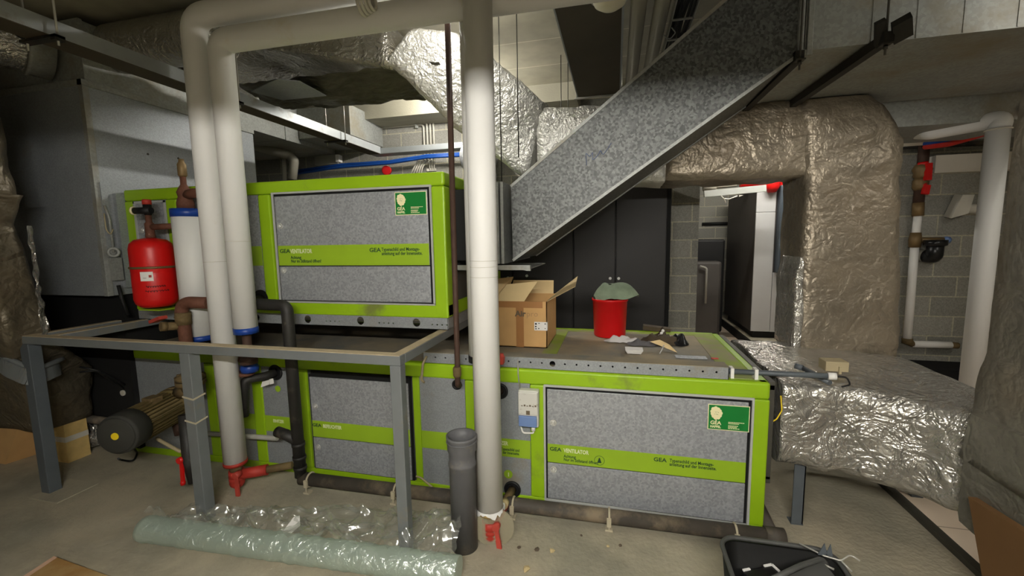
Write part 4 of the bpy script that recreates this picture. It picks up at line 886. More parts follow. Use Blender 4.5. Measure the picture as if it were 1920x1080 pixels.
# conduit with hose rings on the lower horizontal pipe
cx1 = onY(692, 42, AY-.09); cd = thing('conduit', 'thin conduit with coiled hose end fixed in front of the upper white pipes', 'conduit', cx1)
part('tube', MB().tube([V((cx1.x-.01, AY-.09, zB+.055)), V((1.5, AY-.03, zB+.055))], .016, 14), 'old_pipe', cd, 'grey tube')
k = MB()
for i in range(4): k.torus((cx1.x-.035+i*.018, AY-.085, zB+.03), (1, .1, 0), .062-.006*i, .009, 26, 8)
part('hose_coil', k, 'dirty_white', cd, 'coiled hose rings')
rods = ((938, -.08, 2.00, .004), (971, 0, 2.16, .004), (1052, 0, 2.60, .004), (1065, 0, 2.60, .0035))
for (u, _, z, r), lab in zip(rods, ('thin dark threaded rod right beside the nearest white pipe', 'thin dark threaded rod in front of the bright sloping foil', 'thin rod left of the wide ceiling tray', 'thinner rod touching the edge of the wide ceiling tray')):
    y = 2.9 if u < 1000 else 3.9; a = onY(u, 200, y); k = MB(); k.cyl((a.x, y, z if u < 1000 else 2.56), (a.x, y, CZ), r, 8); solo('threaded_rod', k, 'rod', lab, 'rod')
# ================================================================= back wall services
WY = 4.945
bw = lambda u, v, Y=WY: onY(u, v, Y)
cg = thing('conduit_group', 'group of pale conduits bending down the lit back wall under the ceiling', 'conduits', bw(770, 225))
for i in range(4):
    q = [bw(712, 226+i*5-.2*i, WY-.02), bw(812-i*6, 222+i*5, WY-.02), bw(812-i*6, 300, WY-.02)]
    part('conduit', MB().tube(arcpath([q[0], V((q[1].x, q[1].y, q[0].z)), V((q[1].x, q[2].y, q[2].z))], .05), .011, 10), 'dirty_white', cg)
for u in (722, 782):
    a = bw(u, 222, WY); k = MB(); k.box(a+V((-.012, -.04, -.12)), a+V((.012, 0, .03))); part('clip_bar', k, 'trim_grey', cg)
jb = thing('junction_box', 'clear plastic junction box on the back wall above the upper unit', 'junction box', bw(620, 300))
a = bw(598, 312, WY); b = bw(640, 291, WY); part('body', box((a.x, WY-.08, a.z), (b.x, WY, b.z), bevel=.006), 'cable_grey', jb, 'grey body'); part('lid', box((b.x-.02, WY-.10, a.z+.02), (b.x+.03, WY-.02, b.z-.01), bevel=.005), 'paper', jb, 'white end')
k = MB(); k.disc(bw(727, 320, WY-.05), (0, -1, 0), .055, .03); k.lathe([(.02, 0), (.05, .01), (.055, .05)], bw(727, 320, WY-.001), (0, -1, 0)); solo('alarm_bell', k, 'bell_red', 'red round alarm bell on the back wall', 'alarm bell')
for i, lab in enumerate(('upper blue cable strung along the back wall', 'lower blue cable strung along the back wall')):
    pts = [bw(545, 322+i*5, WY-.1-.02*i), bw(640, 309+i*4, WY-.1), bw(730, 303+i*3, WY-.1), bw(800, 292+i*3, WY-.12), bw(870, 288+i*3, WY-.12)]
    solo('blue_cable', MB().tube(arcpath(pts, .3), .018, 10), 'blue_cable', lab, 'cable', group='blue cables on the back wall')
cw = MB()
for i in range(5): cw.tube(arcpath([bw(783+i*4, 301, WY-.05), bw(776+i*4, 315, WY-.05), bw(768+i*5, 332, WY-.05)], .05), .009, 8)
for i in range(3): cw.tube([bw(806+i*4, 300, WY-.03), bw(806+i*4, 318, WY-.03)], .009, 8)
cw.box(bw(800, 321, WY-.03), bw(818, 316, WY)); solo('cable_bundle', cw, 'dirty_white', 'bundle of white cables and fittings on the lit back wall', 'cables')
k = MB(); k.tube(arcpath([bw(430, 262, 4.1), bw(545, 292, 4.4), bw(552, 300, 4.4), bw(548, 336, 4.4)], .06), .05, 16); solo('drain_pipe', k, 'old_pipe', 'old grey drain pipe below the tray in the dark corner', 'pipe')
k = MB(); k.tube(arcpath([bw(532, 294, 4.42), bw(534, 340, 4.42)], .06), .025, 12); solo('drain_pipe', k, 'old_pipe', 'thin grey pipe dropping beside the old drain pipe', 'pipe')
sb = MB(); p = bw(585, 208, 4.5); q = bw(682, 262, 4.5); sb.box((p.x, 4.25, q.z), (q.x, 4.93, p.z-.05)); solo('duct', sb, 'galv_dusty', 'small galvanised duct crossing high on the back wall', 'duct', bevel=.004)
p = bw(692, 228); k = MB(); k.box((p.x-.02, WY-.25, p.z-.35), (p.x+.05, WY, p.z+.02)); solo('timber', k, 'wood', 'short yellow timber by the back wall conduits', 'timber')
vd = MB(); q = onY(885, 288, 4.35); vd.tube(arcpath([q+V((.0, .5, .05)), q, q+V((.15, -.1, -.3))], .15), .15, 24); solo('round_duct', vd, 'galv', 'round galvanised elbow half hidden behind the nearest white pipe', 'round duct')

# ================================================================= dark cabinets, boiler room
KY = 4.35
edges = [-1.62, -1.06, onY(1075, 430, KY).x, onY(1155, 400, KY).x, onY(1252, 400, KY).x]
labs = ('dark cabinet behind the cardboard box, leftmost seen', 'dark cabinet behind the open flaps of the cardboard box', 'dark cabinet just left of the red bucket', 'dark cabinet between the red bucket and the block wall end')
for i in range(4):
    a, b = edges[i], edges[i+1]; t = thing('metal_cabinet', labs[i], 'cabinet', ((a+b)/2, KY, 0))
    part('body', box((a+.003, KY+.02, .02), (b-.003, 4.93, 2.13)), 'cabinet', t); part('plinth', box((a+.003, KY+.05, 0), (b-.003, 4.93, .07)), 'shadow_gap', t)
    part('door', box((a+.008, KY, .08), (b-.008, KY+.022, 2.12), bevel=.004), 'cabinet', t, 'dark door')
    k = MB(); u = {1: (988, 517), 3: (1160, 522)}.get(i); q = onY(*u, KY) if u else V((b-.05, KY, 1.2)); k.disc((max(a+.03, q.x), KY, q.z), (0, -1, 0), .014, .014, 16); part('knob', k, 'chrome', t, 'small chrome lock')
k = MB(); k.box((edges[4]-.002, KY-.002, .0), (edges[4]+.03, 4.93, 2.14)); solo('dark_gap', k, 'shadow_gap', 'black strip painted for the dark gap between last cabinet and block wall end', 'dark gap')  # black strip put in for the dark gap, its shade given as colour
BY = 6.65
pb = struct('plinth', box((1.88, 6.5, 0), (4.1, 8.5, .13)), 'concrete_floor', 'boiler plinth with dark side')
k = MB(); k.box((1.865, 6.485, 0), (4.1, 6.50, .125)); k.box((1.865, 6.485, 0), (1.88, 8.5, .125)); pe = struct('trim_3', k, 'shadow_gap', 'dark edge of the boiler plinth')
bo = thing('boiler', 'tall grey boiler cabinet with slate blue front edge on a plinth', 'boiler', (2.4, BY, .13))
bx0 = onY(1414, 480, BY).x; bz0, bz1 = onY(1410, 621, BY).z, onY(1432, 352, BY).z
bxm = onY(1450, 480, BY).x
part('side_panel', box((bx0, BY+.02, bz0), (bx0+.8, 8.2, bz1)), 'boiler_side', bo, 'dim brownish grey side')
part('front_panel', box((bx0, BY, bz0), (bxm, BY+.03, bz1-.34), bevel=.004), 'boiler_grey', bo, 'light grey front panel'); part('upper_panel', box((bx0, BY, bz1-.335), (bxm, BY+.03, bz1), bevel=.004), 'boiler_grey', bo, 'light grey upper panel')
part('front_cover', box((bxm+.02, BY-.10, bz0+.85), (bxm+.55, BY+.03, bz1+.02), bevel=.02), 'boiler_blue', bo, 'slate blue cover'); part('front_panel', box((bxm+.005, BY, bz0), (bxm+.6, BY+.03, bz0+.85)), 'boiler_grey', bo, 'light grey lower panel')
k = MB(); k.box((bx0+.04, BY+.05, .13), (bx0+.75, 8.1, bz0)); part('base', k, 'black', bo, 'black base')
k = MB(); a = onY(1320, 364, 6.3); b = onY(1412, 354, 6.3); k.bar(a, b+V((.15, 0, 0)), .06, .085); solo('wall_trunking', k, 'trim_grey', 'pale metal trunking spanning the boiler room doorway top', 'trunking')
k = MB(); a, b = onY(1388, 345, 6.9), onY(1428, 342, 6.9); k.tube(arcpath([a, b, b+V((.3, .1, .02)), b+V((.3, .1, -.4))], .1), .055, 16); solo('boiler_pipe', k, 'red_paint', 'red boiler pipe above the grey boiler', 'pipe')
k = MB(); q = onY(1448, 344, 6.6); k.lathe([(.05, -.12), (.09, -.05), (.09, .05), (.05, .1)], q); solo('boiler_valve', k, 'red_paint', 'red round fitting on top of the slate blue boiler cover', 'valve')
k = MB(); k.tube([onY(1318, 352, 6.5), onY(1342, 350, 6.5)], .05, 14); k.tube([onY(1342, 350, 6.5), onY(1380, 346, 6.6)], .03, 12); solo('boiler_pipe', k, 'old_pipe', 'pale pipe end above the trunking in the boiler room', 'pipe')
k = MB(); k.box((1.0, 7.6, 0.0), (1.75, 8.4, 1.55), bevel=.03); bw2 = solo('storage_tank', k, 'black', 'black tank standing deep in the boiler room', 'tank')
k = MB(); q = onY(1325, 520, 7.2); k.box((q.x-.25, 7.2, 0), (q.x+.22, 7.5, q.z+.25), bevel=.04); solo('heater', k, 'boiler_side', 'grey heater casing just inside the boiler room doorway', 'heater')
k = MB(); q = onY(1325, 505, 7.15); k.tube(arcpath([q+V((-.1, 0, .05)), q+V((0, 0, .02)), V((q.x+.0, 7.15, .55))], .05), .018, 8); solo('hose', k, 'cable_grey', 'thin grey hose hanging in the boiler room', 'hose')
k = MB(); p, q = onY(1318, 420, 8.5), onY(1390, 418, 8.5); k.tube([V((p.x, 8.575, p.z)), V((q.x, 8.575, q.z))], .028, 10); solo('boiler_room_pipe', k, 'black', 'thin black pipe along the far boiler room wall', 'pipe')
k = MB(); a = onY(1352, 367, 6.25); k.tube(arcpath([a, a+V((.04, 0, -.05)), a+V((.06, 0, -.1))], .02), .008, 6); k.tube(arcpath([a+V((.03, 0, -.04)), a+V((.1, 0, -.05)), a+V((.2, 0, -.01))], .03), .008, 6); k.prism([onY(1386, 369, 6.25), onY(1394, 366, 6.25), onY(1386, 365, 6.25)], (0, .02, 0)); solo('cable', k, 'dirty_white', 'loose pale cable under the boiler room trunking', 'cable')

# ================================================================= right wall services
RY = 4.95
vm = thing('valve_manifold', 'brass valve column with two red handles above white pipe on right block wall', 'valve', onY(1715, 640, RY-.1))
vy_ = RY-.09
q = [onY(u, v, vy_) for u, v in ((1734, 262), (1731, 300), (1726, 345), (1722, 380), (1721, 405), (1716, 450), (1701, 640))]
k = MB(); k.tube([q[0]+V((0, 0, .25)), q[0], q[1], q[3]], .042, 16); part('pipe', k, 'rust_dark', vm, 'dark rusty pipe')
k = MB(); k.lathe([(.05, -.05), (.065, -.03), (.06, .0), (.075, .03), (.06, .07), (.045, .09)], q[1]-V((0, 0, .12))); part('valve_body', k, 'brass', vm, 'brass valve body'); k = MB(); k.lathe([(.045, -.06), (.06, -.03), (.06, .03), (.045, .06)], q[2]); part('valve_body', k, 'brass', vm, 'brass valve body'); part('coupling', MB().cyl(q[3], q[4], .045, 16), 'brass', vm, 'brass coupling')
for (u0, v0, u1_, v1) in ((1741, 306, 1739, 338), (1738, 347, 1734, 364)):
    k = MB(); a, b = onY(u0, v0, vy_-.06), onY(u1_, v1, vy_-.07); k.bar(a, b, .05, .03, (0, 1, 0)); k.cyl(a+V((-.05, .05, 0)), a, .02, 10); part('handle', k, 'red_paint', vm, 'red valve handle')
part('white_pipe', MB().tube([q[4], q[5]], .032, 16), 'paper', vm, 'white plastic pipe'); 
k = MB(); k.lathe([(.045, -.07), (.05, 0), (.04, .07)], q[5]); part('brass_tee', k, 'brass', vm, 'brass tee')
part('white_pipe', MB().tube([q[5]-V((0, 0, .05)), q[6]], .034, 16), 'paper', vm, 'white plastic pipe')
e = onY(1768, 450, vy_); k = MB(); k.cyl(q[5], e, .026, 14); part('tap_body', k, 'brass', vm, 'brass tap'); k = MB(); k.lathe([(.02, 0), (.034, .02), (.03, .05)], e, (1, 0, 0), 14); part('tap_cap', k, 'switch_blue', vm, 'blue tap cap')
k = MB(); k.cyl(q[6]-V((0, 0, .02)), q[6]+V((0, 0, .03)), .042, 14); k.cyl(q[6], onY(1712, 645, vy_), .03, 12); part('union', k, 'iron_dusty', vm, 'dull fitting'); part('union', MB().cyl(onY(1783, 647, vy_), onY(1796, 648, vy_), .03, 12), 'iron_dusty', vm, 'dull fitting'); part('white_pipe', MB().tube([onY(1712, 645, vy_), onY(1783, 647, vy_)], .034, 14), 'paper', vm, 'white plastic pipe')
sp = thing('soil_pipe', 'short black drain elbow coming from the right block wall below the tap', 'pipe', onY(1748, 485, RY-.1))
a = onY(1722, 478, RY-.02); b = onY(1752, 482, RY-.16); c = onY(1754, 456, RY-.18)
part('stub', MB().tube([V((a.x, RY, a.z)), a.lerp(b, .6)], .06, 18), 'old_pipe', sp, 'pale stub'); part('elbow', MB().tube(arcpath([a.lerp(b, .5), b, c], .08), .062, 18).lathe([(.062, -.03), (.085, -.02), (.085, .03)], c), 'black_gloss', sp, 'black elbow with collar')
k = MB(); q = onY(1808, 386, RY-.12); k.prism([q+V((-.09, 0, -.11)), q+V((.04, 0, -.07)), q+V((.07, 0, .1)), q+V((-.02, 0, .1))], (0, .1, .02)); k.tube([q+V((0, .08, 0)), q+V((.25, .1, -.05))], .045, 14); solo('wall_box', k, 'dirty_white', 'tilted pale box on a black pipe at the right block wall', 'box')
k = MB(); p, q = onY(1745, 312, RY-.03), onY(1850, 305, RY-.03); k.box((p.x, RY-.09, p.z-.07), (q.x+.3, RY, p.z+.09)); solo('wall_ledge', k, 'plaster', 'pale ledge on the right block wall beside the red handles', 'ledge')
wp = thing('insulated_pipe', 'white insulated pipe at right rising to an elbow in front of the block wall', 'pipe', (2.36, 3.55, .6))
WPY = 3.60; b0 = onY(1818, 700, WPY); t0 = onY(1876, 240, WPY)
wx = (b0.x+t0.x)/2; k = MB(); k.tube([(wx, WPY, .01), (wx, WPY, t0.z)], .060, 32); part('jacket', k, 'white_pipe', wp, 'white insulation jacket')
lft = onY(1686, 247, WPY+.9); k = MB(); k.tube(arcpath([V((wx, WPY, t0.z-.02)), V((wx+.02, WPY, t0.z+.06)), V((wx-.2, WPY+.3, t0.z+.06)), lft], .06), .055, 26); part('level_jacket', k, 'white_pipe', wp, 'white level jacket'); k = MB(); k.torus((wx, WPY, t0.z-.01), (0, 0, 1), .061, .006, 32, 8); part('elbow_band', k, 'dirty_white', wp)
k = MB(); p, q = onY(1686, 262, 4.75), onY(1768, 256, 4.75); k.tube([p, q], .065, 18); k.lathe([(.07, 0), (.05, .05), (.03, .1)], q, q-p, 18); solo('pipe', k, 'plaster', 'cream pipe below the white level jacket at upper right', 'pipe')
for nm, m_, dz, lab in (('blue_cable', 'blue_cable', 0, 'thick blue cable curving past the white elbow at upper right'), ('red_cable', 'red_cable', -.03, 'red cable lying beside the blue one at upper right')):
    pts = [onY(1735, 270+dz*40, 4.6)+V((0, 0, dz)), onY(1775, 263, 4.4)+V((.02, 0, dz)), onY(1830, 245, 4.2)+V((.05, 0, dz)), onY(1873, 221, 3.9)+V((.05, 0, dz)), onY(1905, 200, 3.6)+V((.06, 0, dz))]
    solo(nm, MB().tube(arcpath(pts, .3), .024, 10), m_, lab, 'cable')
k = MB(); k.tube([onY(1690, 276, RY-.05), onY(1860, 268, RY-.05)], .022, 10); k.tube([onY(1690, 270, RY-.05), onY(1800, 266, RY-.05)], .012, 8); k.box(onY(1797, 262, RY-.08), onY(1804, 272, RY)); solo('conduit', k, 'black_pipe', 'dark conduit along the top of the right block wall', 'conduit')
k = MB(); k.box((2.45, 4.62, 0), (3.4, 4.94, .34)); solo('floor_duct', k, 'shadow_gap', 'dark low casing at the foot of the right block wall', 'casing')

# ================================================================= on top of the lower unit
tr = thing('perforated_trunking', 'galvanised perforated trunking lying along the front top edge of the lower unit', 'trunking', (-.3, 2.40, LZ1))
tx0, tx1 = -1.16, onY(1366, 700, 2.375).x
tz0, tz1 = LZ1+.003, LZ1+.066
fc = part('front_face', box((tx0, 2.370, tz0), (tx1, 2.374, tz1)), 'galv_soft', tr, 'galvanised face with small holes')
cm = MB()
for i in range(28):
    x = tx1-.06-i*.067
    if x > tx0+.03: cm.cyl((x, 2.33, tz0+.036), (x, 2.40, tz0+.036), .0055, 10)
cm.cyl((onY(1032, 681, 2.37).x+.012, 2.33, tz0+.034), (onY(1032, 681, 2.37).x+.012, 2.40, tz0+.034), .017, 20)
cutholes(fc, cm)
part('lid', box((tx0, 2.370, tz1), (tx1, 2.47, tz1+.003)), 'top_dust', tr, 'dusty lid'); part('back_face', box((tx0, 2.466, tz0), (tx1, 2.47, tz1)), 'black', tr); part('end_face', box((tx1-.003, 2.37, tz0), (tx1, 2.47, tz1)), 'galv_soft', tr)
co_ = thing('conduit', 'grey conduit running from the perforated trunking out over the foil duct', 'conduit', (.9, 2.42, LZ1+.02))
p, q = V((tx1, 2.425, LZ1+.032)), onY(1552, 705, 2.36)
part('tube', MB().tube([p, p+V((.25, 0, .0)), q], .014, 14), 'frame_dark', co_, 'grey tube')
part('end_cap', MB().cyl(q, q+(q-p).normalized()*.035, .018, 14), 'paper', co_, 'white end sleeve')
for u in (1371, 1416):
    a = onY(u, 702, 2.425); k = MB(); k.box((a.x-.008, 2.40, LZ1), (a.x+.008, 2.45, LZ1+.055)); part('clip', k, 'paper', co_, 'white clip')
k = MB(); a = q+(q-p).normalized()*.03; k.tube(arcpath([a, a+V((.05, .0, .0)), a+V((.055, -.03, -.03)), a+V((.01, -.05, -.035))], .02), .004, 8); part('wire', k, 'black', co_, 'black wire end')
k = MB(); a, b = onY(1505, 690, 2.55), onY(1556, 718, 2.38); k.tube([a, b], .013, 12); k.cyl(a+V((-.03, .02, .005)), a, .016, 12); solo('conduit', k, 'frame_dark', 'second short grey conduit crossing the first on the foil duct', 'conduit')
k = MB(); a = onZ(1565, 690, .865); k.box(a+V((-.06, -.04, -.01)), a+V((.05, .05, .045)), bevel=.004); k.box(a+V((.0, -.05, -.02)), a+V((.012, -.04, .02))); solo('sensor_box', k, 'cable_beige', 'small beige box lying on the foil duct behind the conduits', 'box')
# switch box
sw = thing('isolator_switch', 'white switch box with blue flap on the lower unit front', 'switch', (lx(993, 765), LY-.06, lz(993, 795)))
a, b = V((lx(975, 730), 0, lz(975, 792))), V((lx(1012, 730), 0, lz(1000, 727)))
part('body', box((a.x, LY-.055, a.z), (b.x, LY-.002, b.z), bevel=.008), 'switch_white', sw, 'dusty white body'); zb = a.z+(b.z-a.z)*.32
part('flap', box((a.x+.004, LY-.068, a.z+.006), (b.x-.008, LY-.052, zb), bevel=.004), 'switch_blue', sw, 'blue flap')
part('lid', box((a.x+.002, LY-.066, zb+.006), (b.x-.002, LY-.05, b.z-.006), bevel=.006), 'switch_white', sw, 'white lid')
k = MB(); cx = (a.x+b.x)/2; k.box((cx-.01, LY-.0675, zb+.01), (cx+.012, LY-.066, zb+.034)); 
for i in range(6): k.box((a.x+.02+i*.016, LY-.0675, zb+.06), (a.x+.03+i*.016, LY-.066, zb+.064+.006*(i % 2)))
part('print', k, 'print_grey', sw, 'grey print')
k = MB(); k.cyl((b.x-.035, LY-.03, a.z-.03), (b.x-.035, LY-.03, a.z), .012, 14); k.tube(arcpath([(b.x-.035, LY-.03, a.z-.03), (b.x-.035, LY-.03, a.z-.045), (a.x+.02, LY-.03, a.z-.05), (a.x+.006, LY-.02, a.z-.01)], .02), .005, 8); part('cable_gland', k, 'paper', sw, 'white cable gland with loop')
k = MB(); k.tube([(lx(971, 678)+.0, 2.362, tz1-.01), (lx(972, 678), LY-.012, LZ1-.03), (lx(976, 730), LY-.02, b.z-.01)], .004, 8); part('cable', k, 'cable_grey', sw, 'grey cable from the trunking')
k = MB(); k.tube(arcpath([onY(800, 668, 2.365), onY(793, 682, 2.34), onY(790, 712, 2.345), (lx(795, 717), LY+.002, lz(795, 717))], .03), .008, 10); solo('cable', k, 'cable_beige', 'short beige cable looping from trunking into the unit panel', 'cable')
k = MB(); k.tube([onY(780, 893, 2.33), onY(790, 896, 2.33), onY(812, 915, 2.30), onY(846, 918, 2.33)], .006, 8); solo('cable', k, 'cable_beige', 'pale cable lying behind the grey plastic tube', 'cable')

# cardboard box
T = LZ1
b0, b1 = onZ(900, 641, T), onZ(1026, 653, T); zt = onY(1026, 566, b1.y).z
bx = thing('cardboard_box', 'open brown cardboard box with raised flaps on the lower unit top', 'box', (b0.x*.5+b1.x*.5, b1.y, T))
bw_, bd = .40, .46; X1, X0, Y0 = b1.x, b1.x-bw_, b1.y; Y1 = Y0+bd; th = .006
dirx = V((1, -.0, 0))
k = MB(); k.box((X0, Y0, T), (X1, Y0+th, zt)); k.box((X0, Y1-th, T), (X1, Y1, zt)); k.box((X0, Y0, T), (X0+th, Y1, zt)); k.box((X1-th, Y0, T), (X1, Y1, zt)); k.box((X0, Y0, T), (X1, Y1, T+th)); part('carton', k, 'cardboard', bx, 'brown carton walls')
def flapm(pts, m_='cardboard_light'):
    k = MB(); k.prism(pts, (0, .004, .003)); part('flap', k, m_, bx, 'raised lighter flap')
flapm([(X1, Y0, zt), (X1, Y1, zt), (X1+.17, Y1+.02, zt+.135), (X1+.19, Y0+.06, zt+.10)])
flapm([(X0, Y0, zt), (X0, Y1, zt), (X0+.06, Y1-.02, zt+.13), (X0-.04, Y0+.1, zt+.14)])
flapm([(X0+.03, Y1, zt), (X1-.02, Y1, zt), (X1-.02, Y1+.015, zt+.10), (X0+.05, Y1+.015, zt+.10)])
flapm([(X0+.02, Y0, zt), (X0+.24, Y0, zt), (X0+.32, Y0+.07, zt+.13), (X0+.10, Y0+.06, zt+.11)])
k = MB(); k.box((X0, Y0-.002, zt-.045), (X1-.03, Y0+.001, zt)); part('torn_strip', k, 'tape_brown', bx, 'torn darker strip'); k = MB(); k.box((X0+.18, Y0-.0012, T), (X0+.235, Y0, zt-.04)); part('tape', k, 'tape_brown', bx, 'brown tape')
k = MB(); k.box((X1-.09, Y0-.0015, T+.125), (X1, Y0, T+.185)); k.box((X1, Y0, T+.125), (X1+.0015, Y0+.03, T+.185)); part('shipping_label', k, 'paper', bx, 'white shipping label')
k = MB()
for i, (dx, dz, w, h) in enumerate(((.006, .04, .012, .012), (.006, .022, .01, .010), (.006, .008, .012, .006), (.028, .048, .012, .004), (.028, .01, .008, .007), (.072, .045, .012, .005), (.074, .012, .006, .006))): k.box((X1-.09+dx, Y0-.0022, T+.125+dz), (X1-.09+dx+w, Y0-.0015, T+.125+dz+h))
part('label_print', k, 'print_black', bx, 'black marks on the label')
text('Air', .055, (X1-.225, Y0-.002, zt-.105), 'print_grey', bx, bold=.002, xs=1.05); text('pro', .055, (X1-.145, Y0-.0018, zt-.105), 'print_faint', bx, xs=1.05)
k = MB(); k.box((X1-.05, Y1-.006, zt-.0), (X1-.03, Y1-.004, zt)); 
# bucket
bc = onZ(1143, 628, T); br_ = .134; bz = onY(1143, 562, bc.y-.1).z
bu = thing('bucket', 'round red plastic bucket on the lower unit top, cloth hanging from it', 'bucket', (bc.x, bc.y, T)); bh = bz-T
part('body', MB().lathe([(.02, 0), (br_*.88, 0), (br_*.9, .01), (br_*.985, bh-.02), (br_*1.03, bh-.018), (br_*1.03, bh), (br_*.985, bh), (br_*.86, .02), (.02, .012)], (bc.x, bc.y, T), seg=48), 'red_bucket', bu, 'red plastic body')
def clothf(u, v):
    a = u*2*PI; ro = .012+v*.116; x = bc.x+math.cos(a)*ro*1.0; y = bc.y+math.sin(a)*ro
    z = bz+.115*(1-v**2.4)+.002+.02*noise.noise(V((x*14, y*14, 2)))+.012*math.sin(a*5+v*3)*v
    if math.cos(a) > .3: x += .13*(math.cos(a)-.3)*v; z += .02*v*math.cos(a)
    return V((x, y, z))
k = MB(); k.grid(clothf, 48, 12, .004); solo('cloth', k, 'cloth', 'grey green cloth bundled on top of the red bucket', 'cloth')
# litter
def heap(name, label, cat, c, rx, ry, h, m_, seed, lift=0.003):
    c = V(c)
    def fn(u, v):
        a = u*2*PI; w = 1+.28*noise.noise(V((math.cos(a)*1.5, math.sin(a)*1.5, seed)))
        x, y = c.x+math.cos(a)*rx*v*w, c.y+math.sin(a)*ry*v*w
        return V((x, y, c.z+lift+max(0, h*(1-v**2)*(.6+.9*noise.noise(V((x*22, y*22, seed))))+.008*abs(noise.noise(V((x*50, y*50, seed)))))))
    k = MB(); k.grid(fn, 30, 8); return solo(name, k, m_, label, cat)
heap('rag', 'crumpled white rag in front of the red bucket', 'rag', onZ(1165, 641, T), .13, .05, .06, 'rag_white', 4)
heap('rag', 'dark grey rag beside the small white tray', 'rag', onZ(1200, 647, T), .10, .055, .05, 'rag_grey', 9)
wt_ = onZ(1188, 663, T); k = MB(); k.hexa([wt_+V((-.04, -.02, .002)), wt_+V((.045, -.02, .002)), wt_+V((.045, .05, .002)), wt_+V((-.04, .05, .002)), wt_+V((-.055, -.035, .03)), wt_+V((.06, -.035, .03)), wt_+V((.06, .06, .03)), wt_+V((-.055, .06, .03))]); solo('plastic_tray', k, 'paper', 'small white plastic tray on the lower unit top', 'tray', bevel=.003)
heap('leaf_litter', 'dark brown scraps heaped right of the red bucket', 'scraps', onZ(1240, 642, T), .15, .11, .10, 'litter_brown', 14)
k = MB(); q = onZ(1245, 658, T); k.prism([q+V((-.09, .02, .055)), q+V((-.03, -.0, .075)), q+V((.03, -.03, .05)), q+V((.075, -.05, .006)), q+V((.0, .0, .035))], (.005, .03, -.006)); solo('wood_offcut', k, 'cardboard_light', 'curved pale offcut leaning on the brown scraps', 'offcut')
k = MB(); q = onZ(1232, 620, T); k.box(q+V((-.11, -.04, .0)), q+V((.10, .04, .035)), rot=Matrix.Rotation(.1, 3, 'Y')); solo('bark_piece', k, 'litter_brown', 'flat dark brown slab behind the scraps heap', 'slab')
k = MB(); q = onZ(1240, 630, T+.05); 
for dx, dz in ((-.012, 0), (.012, 0), (0, .02), (.01, .038)): k.lathe([(.002, -.012), (.011, -.005), (.011, .005), (.002, .012)], q+V((dx, 0, dz)))
solo('plastic_fitting', k, 'paper', 'tiny white plastic fitting on top of the brown scraps', 'fitting')
heap('film_scrap', 'shiny dark film scrap at the right end of the scraps', 'film', onZ(1272, 645, T), .07, .07, .09, 'black_gloss', 21)
k = MB(); q = onZ(1240, 664, T); k.bar(q+V((-.01, 0, .003)), q+V((.015, .0, .06)), .006, .006); solo('metal_strip', k, 'chrome', 'short shiny strip standing in front of the brown scraps', 'strip')
k = MB(); a, b = onZ(1266, 668, T+.003), onZ(1322, 667, T+.003); k.box((a.x, a.y-.03, T), (b.x, a.y+.03, T+.004)); solo('metal_plate', k, 'galv', 'small grey metal plate lying flat near the trunking', 'plate')
k = MB(); a = onZ(1340, 672, T+.002); k.box(a+V((-.02, -.01, -.002)), a+V((.02, .01, .004))); solo('tag', k, 'red_lever', 'tiny reddish tag on the dusty unit top', 'tag')

# ================================================================= on the floor
gc = onZ(872, 1024, 0); gz = onY(865, 815, gc.y).z; gr = .068
gt = thing('plastic_tube', 'dark grey plastic drain tube standing upright beside the nearest white pipe', 'tube', (gc.x, gc.y, 0))
part('tube', MB().lathe([(gr, 0), (gr, gz-.16), (gr+.004, gz-.155), (gr+.004, gz-.145), (gr, gz-.14), (gr, gz-.09), (gr+.007, gz-.075), (gr+.007, gz-.02), (gr+.011, gz-.012), (gr+.011, gz), (gr+.002, gz), (gr-.004, gz-.05), (gr-.006, gz-.3)], (gc.x, gc.y, 0), seg=40), 'plastic_grey', gt, 'grey tube with socket')
part('rubber_ring', MB().torus((gc.x, gc.y, gz-.03), (0, 0, 1), gr+.008, .004, 36, 8), 'plastic_grey', gt)
# plastic film and roll
ra, rb = onZ(272, 992, .068), onZ(860, 1072, .068); ra.z = rb.z = .072
rd = (rb-ra); rl = rd.length; rd.normalize(); rn = V((-rd.y, rd.x, 0))
k = MB(); prof = [(.064+.006*noise.noise(V((q*.6, 0, 3)))+.002*(q % 2), q*rl/60) for q in range(61)]; k.lathe(prof, ra, rd, 28); solo('film_roll', k, 'film_roll', 'roll of clear greenish plastic film lying along the front', 'film roll')
depth0 = [.20, .30, .36, .42, .46, .40]
def sheet(u, v):
    uu = min(.9999, u)*5; i = int(uu); f_ = uu-i; f_ = f_*f_*(3-2*f_); d = depth0[i]*(1-f_)+depth0[min(5, i+1)]*f_
    p = ra+rd*(u*rl*.98)+rn*(.0+d*v); s_ = .09*noise.noise(V((u*9, v*5, 3)))
    rid = max(0, 1-abs(noise.noise(V((p.x*5, p.y*5, 1))))*2.4)**2; rid2 = max(0, 1-abs(noise.noise(V((p.x*12+3, p.y*10, 6))))*2.4)**2
    h = .012+.065*rid+.034*rid2+.09*(1-v)**3+.02*math.sin(v*PI)
    if u > .72: h += .11*((u-.72)/.28)**1.5*math.sin(v*PI*.9+.3)
    if u < .12: h += .02
    return V((p.x+s_*rd.x*.4, p.y+s_*.4, max(.006, h*(1-.5*v**6))))
k = MB(); k.grid(sheet, 150, 64); solo('plastic_sheet', k, 'clear_film', 'crumpled clear plastic sheet spread on the floor behind the roll', 'plastic sheet')
